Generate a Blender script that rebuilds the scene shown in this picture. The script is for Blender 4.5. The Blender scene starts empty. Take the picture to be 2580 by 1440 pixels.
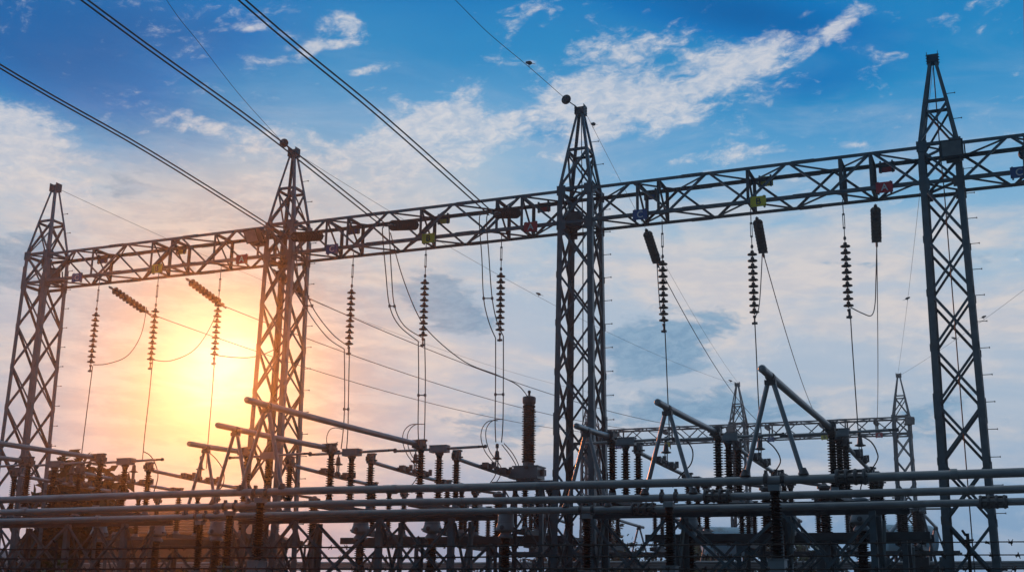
import bpy, bmesh, math, random
from mathutils import Vector, Matrix
sc = bpy.context.scene
COL = sc.collection
R_ = math.radians
H = 2.4            # eye height above the switchyard ground

# ------------------------------------------------------------------ camera
cd = bpy.data.cameras.new("camera"); cam = bpy.data.objects.new("camera", cd); COL.objects.link(cam)
PITCH, YAW, ROLL = 0.2611, 0.3975, 0.0154
fw = Vector((-math.sin(YAW)*math.cos(PITCH), math.cos(YAW)*math.cos(PITCH), math.sin(PITCH)))
rt = Vector((math.cos(YAW), math.sin(YAW), 0)); up = rt.cross(fw)
rt2 = rt*math.cos(ROLL)+up*math.sin(ROLL); up2 = up*math.cos(ROLL)-rt*math.sin(ROLL)
cam.matrix_world = Matrix(((rt2.x, up2.x, -fw.x, 0), (rt2.y, up2.y, -fw.y, 0), (rt2.z, up2.z, -fw.z, H), (0, 0, 0, 1)))
cd.sensor_width = 36.0; cd.lens = 36.0*3090.97/2576.0
cd.clip_start = 0.1; cd.clip_end = 6000
sc.camera = cam
sc.view_settings.view_transform = 'Standard'; sc.view_settings.look = 'None'
sc.view_settings.exposure = 0.0; sc.view_settings.gamma = 1.0
sc.render.engine = 'CYCLES'
sc.cycles.use_denoising = True
sc.cycles.max_bounces = 6; sc.cycles.volume_bounces = 0
sc.cycles.transparent_max_bounces = 8

# ------------------------------------------------------------------ sky
SUN_AZ, SUN_EL = R_(-36.2), R_(10.8)      # azimuth from +Y (clockwise positive), elevation
sun_dir = Vector((math.sin(SUN_AZ)*math.cos(SUN_EL), math.cos(SUN_AZ)*math.cos(SUN_EL), math.sin(SUN_EL)))
world = bpy.data.worlds.new("World"); sc.world = world; world.use_nodes = True
nt = world.node_tree; nt.nodes.clear()
def nd(t, **k):
    n = nt.nodes.new(t)
    for a, v in k.items(): setattr(n, a, v)
    return n
def put(sock, v):
    if hasattr(v, 'is_output') or isinstance(v, bpy.types.NodeSocket): nt.links.new(v, sock)
    else: sock.default_value = v
def M(op, a, b=None, c=None, clamp=False):
    n = nd('ShaderNodeMath', operation=op, use_clamp=clamp)
    put(n.inputs[0], a)
    if b is not None: put(n.inputs[1], b)
    if c is not None: put(n.inputs[2], c)
    return n.outputs[0]
def step(a, lo, hi):
    n = nd('ShaderNodeMapRange', interpolation_type='SMOOTHSTEP')
    put(n.inputs[0], a); n.inputs[1].default_value = lo; n.inputs[2].default_value = hi
    return n.outputs[0]
def lin(c): return tuple(((v/255)/12.92 if v/255 <= .04045 else ((v/255+.055)/1.055)**2.4) for v in c)+(1,)
def mix(f, a, b):
    n = nd('ShaderNodeMix', data_type='RGBA'); put(n.inputs[0], f)
    for s, v in ((n.inputs[6], a), (n.inputs[7], b)):
        put(s, lin(v) if isinstance(v, tuple) and len(v) == 3 else v)
    return n.outputs[2]
def ramp(f, stops):
    n = nd('ShaderNodeValToRGB'); cr = n.color_ramp; put(n.inputs[0], f)
    while len(cr.elements) < len(stops): cr.elements.new(0.5)
    for e, (p, c) in zip(cr.elements, stops): e.position = p; e.color = lin(c)
    return n.outputs[0]
tc = nd('ShaderNodeTexCoord'); sep = nd('ShaderNodeSeparateXYZ'); nt.links.new(tc.outputs['Generated'], sep.inputs[0])
dx, dy, dz = sep.outputs
az = M('MULTIPLY', M('ARCTAN2', dx, dy), 57.29578)
el = M('MULTIPLY', M('ARCSINE', dz), 57.29578)
def noise(sx, sy, seed, detail=8, rough=.6, dist=0.0, lac=2.0, ox=0, oy=0, shear=0.0):
    cmb = nd('ShaderNodeCombineXYZ')
    xx = M('ADD', az, M('MULTIPLY', el, shear)) if shear else az
    put(cmb.inputs[0], M('MULTIPLY', xx, sx)); put(cmb.inputs[1], M('MULTIPLY', el, sy)); cmb.inputs[2].default_value = seed
    n = nd('ShaderNodeTexNoise'); nt.links.new(cmb.outputs[0], n.inputs['Vector'])
    n.inputs['Scale'].default_value = 1; n.inputs['Detail'].default_value = detail
    n.inputs['Roughness'].default_value = rough; n.inputs['Distortion'].default_value = dist
    return n.outputs[0]
def blobs(lst):
    """sum of soft ellipses (az, el, r_az, r_el, tilt_deg, weight), all in degrees of sky"""
    tot = None
    for a0, e0, ra, re, tilt, wgt in lst:
        ct, st = math.cos(R_(tilt)), math.sin(R_(tilt))
        u = M('SUBTRACT', az, a0); v = M('SUBTRACT', el, e0)
        p = M('ADD', M('MULTIPLY', u, ct/ra), M('MULTIPLY', v, st/ra))
        q = M('ADD', M('MULTIPLY', u, -st/re), M('MULTIPLY', v, ct/re))
        d2 = M('ADD', M('MULTIPLY', p, p), M('MULTIPLY', q, q))
        g = M('MULTIPLY', M('EXPONENT', M('MULTIPLY', d2, -1.0)), wgt)
        tot = g if tot is None else M('ADD', tot, g)
    return tot
WHITE_CLOUDS = [(-15.9, 24.16, 5.06, 1.26, 8.2, 1.0), (-19.08, 23.6, 2.58, 1.62, -1.0, 0.8), (-11.16, 25.09, 2.62, 0.73, 21.7, 0.9), (-16.67, 26.06, 2.19, 0.89, 6.8, 0.7), (-18.69, 21.78, 2.52, 0.56, 22.3, 0.7), (-7.27, 25.84, 2.16, 0.45, 27.2, 0.8), (-5.82, 25.09, 1.49, 0.38, -15.4, 0.5), (-14.75, 22.59, 2.29, 0.64, 20.9, 0.6), (-45.89, 20.19, 2.21, 1.2, -11.9, 1.0), (-46.03, 18.61, 3.41, 1.54, -2.4, 1.0), (-37.79, 21.42, 1.29, 0.5, -13.4, 0.8), (-25.27, 23.35, 1.11, 1.17, 59.0, 0.8), (-26.63, 22.4, 2.58, 0.73, 6.3, 0.8), (-27.76, 20.89, 3.14, 1.28, 15.9, 0.9), (-23.83, 21.57, 2.15, 0.74, 24.1, 0.7), (-35.7, 18.74, 3.01, 0.9, 23.7, 0.6), (-28.29, 19.59, 2.14, 0.74, 21.1, 0.6), (-43.99, 17.16, 2.77, 0.87, 1.7, 0.5), (-31.42, 20.15, 3.68, 1.09, 21.9, 0.7), (-34.34, 20.84, 2.3, 0.72, 13.8, 0.6), (-32.14, 25.59, 1.19, 0.28, 8.7, 0.9), (-33.11, 25.33, 0.58, 0.36, 32.0, 0.7), (-30.2, 24.64, 0.99, 0.21, 14.3, 0.8), (-31.22, 26.72, 0.97, 0.64, -23.2, 0.7), (-33.83, 27.12, 1.19, 0.35, 13.9, 0.5), (-35.9, 26.0, 0.97, 0.14, 5.8, 0.5), (-34.33, 25.88, 0.87, 0.18, -8.4, 0.5), (-32.4, 26.45, 0.6, 0.61, 4.5, 0.5), (-11.33, 20.91, 2.07, 0.36, 4.2, 0.7), (-6.27, 20.92, 0.73, 0.18, -4.9, 0.5), (-9.25, 20.87, 1.12, 0.25, -3.9, 0.4)]
DARK_CLOUDS = [(-16.09, 12.0, 3.34, 1.38, -0.8, 1.4), (-13.47, 12.88, 1.48, 0.73, -1.3, 0.5), (-26.36, 14.49, 2.09, 0.93, -18.0, 1.1), (-25.38, 13.41, 2.28, 0.83, -8.5, 1.0), (-21.96, 13.84, 1.71, 0.47, 19.9, 0.5), (-32.97, 14.47, 2.81, 0.73, 3.0, 0.5), (-41.01, 18.75, 1.8, 0.7, 6.3, 0.5), (-41.45, 17.9, 2.68, 0.44, -1.9, 0.4), (-22.82, 8.39, 4.46, 1.28, -2.4, 0.7), (-15.95, 9.07, 3.28, 0.91, -8.4, 0.7), (-12.28, 9.58, 3.58, 0.72, -1.2, 0.5), (-4.43, 8.68, 6.47, 1.22, -2.4, 0.5), (-45.56, 14.7, 2.0, 1.55, 6.6, 1.0), (-1.88, 15.7, 2.5, 0.87, -5.1, 0.35), (-28.81, 9.62, 2.79, 0.55, -8.2, 0.3), (-40.56, 7.08, 0.93, 0.21, -5.1, 0.7), (-34.0, 15.96, 2.25, 0.55, 8.5, 0.4)]
PALE_CLOUDS = [(-44.69, 18.8, 3.84, 2.06, 7.3, 0.7), (-35.78, 19.82, 3.79, 1.61, 23.5, 0.7), (-26.19, 21.14, 3.92, 2.02, 19.9, 0.5), (-14.89, 16.21, 10.96, 2.93, -2.7, 0.6), (-25.55, 19.32, 5.09, 2.02, 10.3, 0.5), (-34.15, 18.14, 9.63, 2.17, 17.2, 0.7), (-40.46, 16.85, 5.47, 2.29, 20.1, 0.6), (-9.4, 13.67, 7.34, 2.71, -3.1, 0.5)]
BLUE_CLOUDS = [(-45.27, 23.54, 7.43, 2.93, -16.6, 1.5), (-40.07, 25.71, 5.69, 1.72, -2.6, 0.8), (-11.08, 27.02, 5.76, 1.04, -12.3, 1.0), (-7.96, 23.8, 4.05, 1.06, 3.8, 0.55), (-20.27, 22.15, 2.37, 0.91, -0.5, 0.3), (-25.73, 25.14, 2.42, 1.25, 1.5, 0.1)]
# base colour of the clear sky by elevation, warped so that bands are not straight
warp = M('MULTIPLY', M('SUBTRACT', noise(.035, .07, 3.1, 5, .55, .4), .5), 8.0)
warp2 = M('MULTIPLY', M('SUBTRACT', noise(.16, .34, 9.4, 6, .6, .5), .5), 2.0)
lift = M('MULTIPLY', blobs(BLUE_CLOUDS), 7.0)                 # the bluest openings
drop = M('MULTIPLY', blobs(PALE_CLOUDS), 4.0)                 # milky high veil
h = M('ADD', M('ADD', M('ADD', el, warp), M('ADD', warp2, lift)), M('MULTIPLY', drop, -1.0))
hn = M('DIVIDE', M('ADD', h, 2.0), 36.0, clamp=True)          # -2..34 deg
base = ramp(hn, [(0.08, (112, 150, 188)), (0.20, (130, 166, 200)), (0.30, (160, 182, 204)), (0.40, (174, 190, 208)),
                 (0.50, (150, 186, 212)), (0.58, (118, 172, 210)), (0.67, (80, 154, 204)), (0.76, (36, 136, 194)), (0.87, (0, 114, 184)), (1.0, (0, 98, 166))])
base = mix(step(el, 31.0, 44.0), base, (150, 168, 182))        # pale upper sky added out of view, for neutral light from above
# thin streaky veil
vl = M('MULTIPLY', step(noise(.09, .34, 17.0, 10, .64, .8, shear=.8), .45, .70), .34)
vl = M('MULTIPLY', M('MULTIPLY', vl, step(el, 28.0, 18.0)), step(lift, 5.0, .8))
base = mix(vl, base, (204, 206, 213))
# white cumulus
wn = noise(.42, .78, 5.7, 10, .60, .5, shear=-.35)
wn2 = noise(1.3, 2.7, 8.2, 10, .66, .45, shear=-.4)
wfield = M('ADD', M('ADD', blobs(WHITE_CLOUDS), M('MULTIPLY', M('SUBTRACT', wn, .5), 2.6)), M('MULTIPLY', M('SUBTRACT', wn2, .5), 1.25))
wm = step(wfield, .16, 1.05)
wshade = M('ADD', M('MULTIPLY', step(wn2, .34, .68), .8), M('MULTIPLY', step(wn, .35, .65), .25))
wcol = mix(wshade, (170, 188, 210), (226, 222, 222))
base = mix(M('MULTIPLY', wm, .80), base, wcol)
# cream-lit mid level clouds and grey-blue undersides
mn = noise(.13, .42, 12.3, 10, .58, .5, shear=.6); mn2 = noise(.6, 1.9, 4.4, 9, .60, .4)
mf = M('ADD', M('ADD', mn, M('MULTIPLY', M('SUBTRACT', mn2, .5), .20)), M('MULTIPLY', blobs(PALE_CLOUDS), .16))
mm = M('MULTIPLY', M('MULTIPLY', step(mf, .40, .70), .85), M('MULTIPLY', step(el, 22.5, 15.5), step(el, 2.5, 8.5)))
base = mix(mm, base, mix(step(mn2, .35, .65), (203, 200, 204), (220, 211, 207)))
dn = noise(.24, .85, 21.5, 10, .60, .6, shear=.3)
dfield = M('ADD', blobs(DARK_CLOUDS), M('ADD', M('MULTIPLY', M('SUBTRACT', dn, .5), 2.4), M('MULTIPLY', M('SUBTRACT', wn2, .5), .9)))
dm = M("MULTIPLY", M("MULTIPLY", step(dfield, .42, .88), .92), step(el, 24.0, 19.5))
base = mix(dm, base, mix(step(wn2, .35, .65), (104, 148, 182), (130, 166, 194)))
# the sun behind thin cloud
vd = nd('ShaderNodeVectorMath', operation='DOT_PRODUCT'); nt.links.new(tc.outputs['Generated'], vd.inputs[0]); vd.inputs[1].default_value = tuple(sun_dir)
ang = M('MULTIPLY', M('ARCCOSINE', M('MINIMUM', vd.outputs['Value'], .99999)), 57.29578)
sn = noise(.28, 1.1, 31.0, 10, .62, .6)
sn2 = noise(.8, 2.6, 33.0, 8, .62, .5)
angw = M('ADD', ang, M('MULTIPLY', M('SUBTRACT', sn, .5), 4.0))
g3 = M('MULTIPLY', M('EXPONENT', M('MULTIPLY', M('POWER', M('DIVIDE', ang, 8.0), 2.0), -1.0)), .80)
g1 = M('EXPONENT', M('MULTIPLY', M('POWER', M('DIVIDE', M('MAXIMUM', angw, 0.0), 2.1), 2.0), -1.0))
mix_f = M('ADD', M('MULTIPLY', step(el, 13.0, 6.0), .45), .35)
cl = step(M('ADD', M('MULTIPLY', sn, .7), M('MULTIPLY', sn2, .3)), .42, .60)
low = step(el, 11.0, 4.5)
base = mix(g3, base, mix(cl, mix(low, (168, 150, 136), (192, 150, 108)), mix(low, (222, 200, 172), (236, 196, 138))))
g2 = M('MULTIPLY', M('EXPONENT', M('MULTIPLY', M('POWER', M('DIVIDE', angw, 4.0), 2.0), -1.0)), mix_f)
base = mix(g2, base, (240, 206, 116))
base = mix(M('MULTIPLY', g1, .97), base, (255, 252, 222))
sky = nd('ShaderNodeTexSky', sky_type='NISHITA'); sky.sun_disc = False
sky.sun_elevation = SUN_EL; sky.sun_rotation = SUN_AZ; sky.altitude = 50; sky.dust_density = 1.5
add = nd('ShaderNodeMix', data_type='RGBA', blend_type='ADD'); add.inputs[0].default_value = 0.001
nt.links.new(base, add.inputs[6]); nt.links.new(sky.outputs[0], add.inputs[7])
# the sky away from the sunset is dimmer and bluer
far = mix(step(ang, 116.0, 66.0), (96, 122, 134), (255, 255, 255))
mul = nd('ShaderNodeMix', data_type='RGBA', blend_type='MULTIPLY'); mul.inputs[0].default_value = 1.0
nt.links.new(add.outputs[2], mul.inputs[6]); nt.links.new(far, mul.inputs[7])
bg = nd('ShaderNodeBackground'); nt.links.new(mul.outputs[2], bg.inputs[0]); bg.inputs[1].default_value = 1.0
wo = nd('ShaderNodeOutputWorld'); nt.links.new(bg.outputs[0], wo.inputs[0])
world.cycles.sampling_method = 'MANUAL'; world.cycles.sample_map_resolution = 512

sl = bpy.data.lights.new("sun", 'SUN'); sl.energy = 0.65; sl.angle = R_(1.5); sl.color = (1.0, .27, .05)
so = bpy.data.objects.new("sun", sl); COL.objects.link(so); so.location = (-40, 60, 60)
so.rotation_euler = (-sun_dir).to_track_quat('-Z', 'Y').to_euler()

# ------------------------------------------------------------------ materials
def mat(name, col, rough=.5, metal=0.0, var=.25, scale=6.0, spec=.5, bump=0.0, col2=None, stain=None):
    m = bpy.data.materials.new(name); m.use_nodes = True; t = m.node_tree; b = t.nodes['Principled BSDF']
    b.inputs['Roughness'].default_value = rough; b.inputs['Metallic'].default_value = metal
    b.inputs['Specular IOR Level'].default_value = spec
    c = t.nodes.new('ShaderNodeTexCoord'); n = t.nodes.new('ShaderNodeTexNoise')
    t.links.new(c.outputs['Object'], n.inputs['Vector']); n.inputs['Scale'].default_value = scale; n.inputs['Detail'].default_value = 6
    mx = t.nodes.new('ShaderNodeMix'); mx.data_type = 'RGBA'
    a = tuple(v*(1-var) for v in col)+(1,); d = (tuple(min(1, v*(1+var)) for v in col) if col2 is None else col2)+(1,)
    mx.inputs[6].default_value = a; mx.inputs[7].default_value = d
    mr = t.nodes.new('ShaderNodeMapRange'); t.links.new(n.outputs[0], mr.inputs[0]); mr.inputs[1].default_value = .3; mr.inputs[2].default_value = .7
    t.links.new(mr.outputs[0], mx.inputs[0])
    out = mx.outputs[2]
    if stain:
        n2 = t.nodes.new('ShaderNodeTexNoise'); t.links.new(c.outputs['Object'], n2.inputs['Vector']); n2.inputs['Scale'].default_value = scale*.6; n2.inputs['Detail'].default_value = 8; n2.inputs['Roughness'].default_value = .7
        m2 = t.nodes.new('ShaderNodeMapRange'); t.links.new(n2.outputs[0], m2.inputs[0]); m2.inputs[1].default_value = .56; m2.inputs[2].default_value = .70
        mx2 = t.nodes.new('ShaderNodeMix'); mx2.data_type = 'RGBA'; t.links.new(m2.outputs[0], mx2.inputs[0]); t.links.new(out, mx2.inputs[6]); mx2.inputs[7].default_value = stain+(1,)
        out = mx2.outputs[2]
    t.links.new(out, b.inputs['Base Color'])
    rr = t.nodes.new('ShaderNodeMapRange'); t.links.new(n.outputs[0], rr.inputs[0]); rr.inputs[3].default_value = max(.05, rough-.12); rr.inputs[4].default_value = min(1, rough+.12)
    t.links.new(rr.outputs[0], b.inputs['Roughness'])
    if bump:
        bp = t.nodes.new('ShaderNodeBump'); bp.inputs['Strength'].default_value = bump; bp.inputs['Distance'].default_value = .02
        t.links.new(n.outputs[0], bp.inputs['Height']); t.links.new(bp.outputs[0], b.inputs['Normal'])
    return m
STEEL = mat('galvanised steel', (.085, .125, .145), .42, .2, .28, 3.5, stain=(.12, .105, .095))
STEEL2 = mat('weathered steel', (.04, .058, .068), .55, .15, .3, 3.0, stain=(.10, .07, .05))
ALU = mat('aluminium tube', (.30, .305, .31), .34, .3, .18, 2.2, stain=(.18, .18, .19))
CLAMP = mat('cast aluminium', (.10, .10, .105), .5, .4, .25, 8)
PORC = mat('brown porcelain', (.012, .0105, .0105), .6, 0, .35, 9, .12)
DISC = mat('glazed disc porcelain', (.016, .0155, .017), .42, 0, .3, 9, .25)
GREYP = mat('grey enamel paint', (.24, .265, .28), .42, 0, .16, 4, stain=(.22, .21, .20))
CABLE = mat('dark stranded conductor', (.05, .052, .056), .55, .3, .2, 20)
SRED = mat('red sign enamel', (.72, .018, .03), .4, 0, .12, 10)
SYEL = mat('yellow sign enamel', (.95, .70, .01), .4, 0, .12, 10)
SBLU = mat('blue sign enamel', (.015, .09, .33), .4, 0, .12, 10)
WHITE = mat('white lettering', (.8, .8, .8), .4, 0, .05, 10)
BLACK = mat('black lettering', (.02, .02, .02), .4, 0, .05, 10)
GLASS = mat('lamp glass', (.25, .28, .29), .12, 0, .2, 5, .8)
LEAF = mat('green leaves', (.055, .095, .028), .55, 0, .5, 1.3, .3)
LEAF2 = mat('dark leaves', (.028, .045, .018), .7, 0, .5, 1.0, .15)
BARK = mat('bark', (.09, .065, .045), .85, 0, .35, 12, .2, bump=.4)
TANKB = mat('pale blue tank paint', (.50, .74, .86), .4, 0, .12, 1.5, stain=(.30, .36, .40))
TANKW = mat('off white tank paint', (.74, .78, .82), .4, 0, .12, 1.5)
GRAVEL = mat('gravel', (.095, .092, .086), .9, 0, .45, 30, .2, bump=.6)
CONC = mat('concrete', (.30, .29, .28), .85, 0, .2, 6, .2, bump=.2)
TILE = mat('brown roof tile', (.14, .07, .05), .7, 0, .3, 3)
WALLP = mat('pale wall render', (.50, .53, .55), .8, 0, .12, 2)
RUST = mat('rusty wire', (.07, .055, .05), .7, .4, .4, 20)
FEATH = mat('dark feathers', (.03, .028, .027), .6, 0, .4, 25)

# ------------------------------------------------------------------ mesh builder
V = Vector
def frame(d):
    d = V(d).normalized(); a = V((0, 0, 1)) if abs(d.z) < .95 else V((1, 0, 0))
    x = d.cross(a).normalized(); return x, d.cross(x), d
class MB:
    def __init__(s): s.v = []; s.f = []
    def prism(s, ring0, ring1):
        n = len(ring0); b = len(s.v); s.v += [tuple(p) for p in ring0]+[tuple(p) for p in ring1]
        for i in range(n): j = (i+1) % n; s.f.append((b+i, b+j, b+n+j, b+n+i))
        s.f.append(tuple(b+i for i in reversed(range(n)))); s.f.append(tuple(b+n+i for i in range(n)))
    def box(s, c, size, rot=None):
        c = V(c); x, y, z = [k/2 for k in size]; Rm = rot or Matrix.Identity(3)
        r0 = [c+Rm@V(p) for p in ((-x, -y, -z), (x, -y, -z), (x, y, -z), (-x, y, -z))]
        r1 = [c+Rm@V(p) for p in ((-x, -y, z), (x, -y, z), (x, y, z), (-x, y, z))]
        s.prism(r0, r1)
    def ang(s, p, q, fa, fb, w=.07, t=.008):
        p, q, a, b = V(p), V(q), V(fa).normalized(), V(fb).normalized()
        pr = [V((0, 0, 0)), a*w, a*w+b*t, a*t+b*t, a*t+b*w, b*w]
        s.prism([p+k for k in pr], [q+k for k in pr])
    def bar(s, p, q, w, h, upv=(0, 0, 1)):
        p, q = V(p), V(q); d = (q-p).normalized(); x = d.cross(V(upv))
        x = x.normalized() if x.length > 1e-4 else frame(d)[0]
        y = x.cross(d).normalized(); pr = [-x*w/2-y*h/2, x*w/2-y*h/2, x*w/2+y*h/2, -x*w/2+y*h/2]
        s.prism([p+k for k in pr], [q+k for k in pr])
    def tube(s, pts, r, n=8):
        pts = [V(p) for p in pts]; x, y, d = frame(pts[1]-pts[0]); b = len(s.v); m = len(pts)
        for i, p in enumerate(pts):
            t = (pts[min(i+1, m-1)]-pts[max(i-1, 0)]).normalized()
            x = (x-t*x.dot(t)).normalized(); y = t.cross(x); rr = r[i] if isinstance(r, (list, tuple)) else r
            for k in range(n):
                a = 2*math.pi*k/n; s.v.append(tuple(p+x*rr*math.cos(a)+y*rr*math.sin(a)))
        for i in range(m-1):
            for k in range(n):
                j = (k+1) % n; s.f.append((b+i*n+k, b+i*n+j, b+(i+1)*n+j, b+(i+1)*n+k))
        s.f.append(tuple(b+k for k in reversed(range(n)))); s.f.append(tuple(b+(m-1)*n+k for k in range(n)))
    def lathe(s, base, prof, n=16, d=(0, 0, 1)):
        base = V(base); x, y, z = frame(d); b = len(s.v); m = len(prof)
        for r, hgt in prof:
            for k in range(n):
                a = 2*math.pi*k/n; s.v.append(tuple(base+z*hgt+x*r*math.cos(a)+y*r*math.sin(a)))
        for i in range(m-1):
            for k in range(n):
                j = (k+1) % n; s.f.append((b+i*n+k, b+i*n+j, b+(i+1)*n+j, b+(i+1)*n+k))
        s.f.append(tuple(b+k for k in reversed(range(n)))); s.f.append(tuple(b+(m-1)*n+k for k in range(n)))
    def quad(s, p): b = len(s.v); s.v += [tuple(k) for k in p]; s.f.append(tuple(range(b, b+len(p))))
    def mesh(s, name, m, smooth=True):
        me = bpy.data.meshes.new(name); me.from_pydata(s.v, [], s.f); me.materials.append(m)
        bm = bmesh.new(); bm.from_mesh(me); bmesh.ops.recalc_face_normals(bm, faces=bm.faces); bm.to_mesh(me); bm.free()
        if smooth:
            me.polygons.foreach_set('use_smooth', [True]*len(me.polygons)); me.set_sharp_from_angle(angle=R_(38))
        me.update(); return me
    def build(s, name, m, parent=None, smooth=True, norm=True):
        o = bpy.data.objects.new(name, s.mesh(name, m, smooth)); COL.objects.link(o)
        if parent: o.parent = parent
        return o
def empty(name, loc=(0, 0, 0), rz=0):
    o = bpy.data.objects.new(name, None); o.empty_display_size = .2; COL.objects.link(o); o.location = loc; o.rotation_euler = (0, 0, rz); return o
def tag(o, label, cat, group=None, kind=None):
    if label: o['label'] = label
    if cat: o['category'] = cat
    if group: o['group'] = group
    if kind: o['kind'] = kind
    return o
def thing(name, label, cat, loc=(0, 0, 0), group=None, rz=0): return tag(empty(name, loc, rz), label, cat, group)
def dup(o, parent=None):
    c = o.copy(); COL.objects.link(c); c.parent = parent
    for k in o.children: dup(k, c)
    return c
def put_copy(proto, used, loc, label, group=None, rz=0):
    o = proto if not used else dup(proto); o.location = loc; o.rotation_euler = (0, 0, rz); o['label'] = label
    if group: o['group'] = group
    return o
def lerp(p, q, t): return V(p)*(1-t)+V(q)*t
def smooth_pts(pts, k=6):
    pts = [V(p) for p in pts]; out = []
    for i in range(len(pts)-1):
        p0, p1, p2, p3 = pts[max(i-1, 0)], pts[i], pts[i+1], pts[min(i+2, len(pts)-1)]
        for j in range(k):
            t = j/k; out.append(.5*((2*p1)+(p2-p0)*t+(2*p0-5*p1+4*p2-p3)*t*t+(3*p1-p0-3*p2+p3)*t**3))
    return out+[pts[-1]]
def wire(name, pts, r, label, cat='cable', group=None, sm=True, n=6, m=None):
    pts = [V(p) for p in pts]; o0 = pts[0].copy(); b = MB(); q = smooth_pts(pts) if sm and len(pts) > 2 else pts
    b.tube([p-o0 for p in q], r, n); o = b.build(name, m or CABLE); o.location = o0
    return tag(o, label, cat, group)
def sag(p, q, s, k=24):
    p, q = V(p), V(q); return [lerp(p, q, i/k)-V((0, 0, 4*s*(i/k)*(1-i/k))) for i in range(k+1)]

# ------------------------------------------------------------------ ground
g = MB(); g.quad([(-260, -60, 0), (260, -60, 0), (260, 190, 0), (-260, 190, 0)])
o = g.build('ground', GRAVEL, smooth=False); o['kind'] = 'structure'; o['label'] = 'flat gravel ground of the switchyard'

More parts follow.
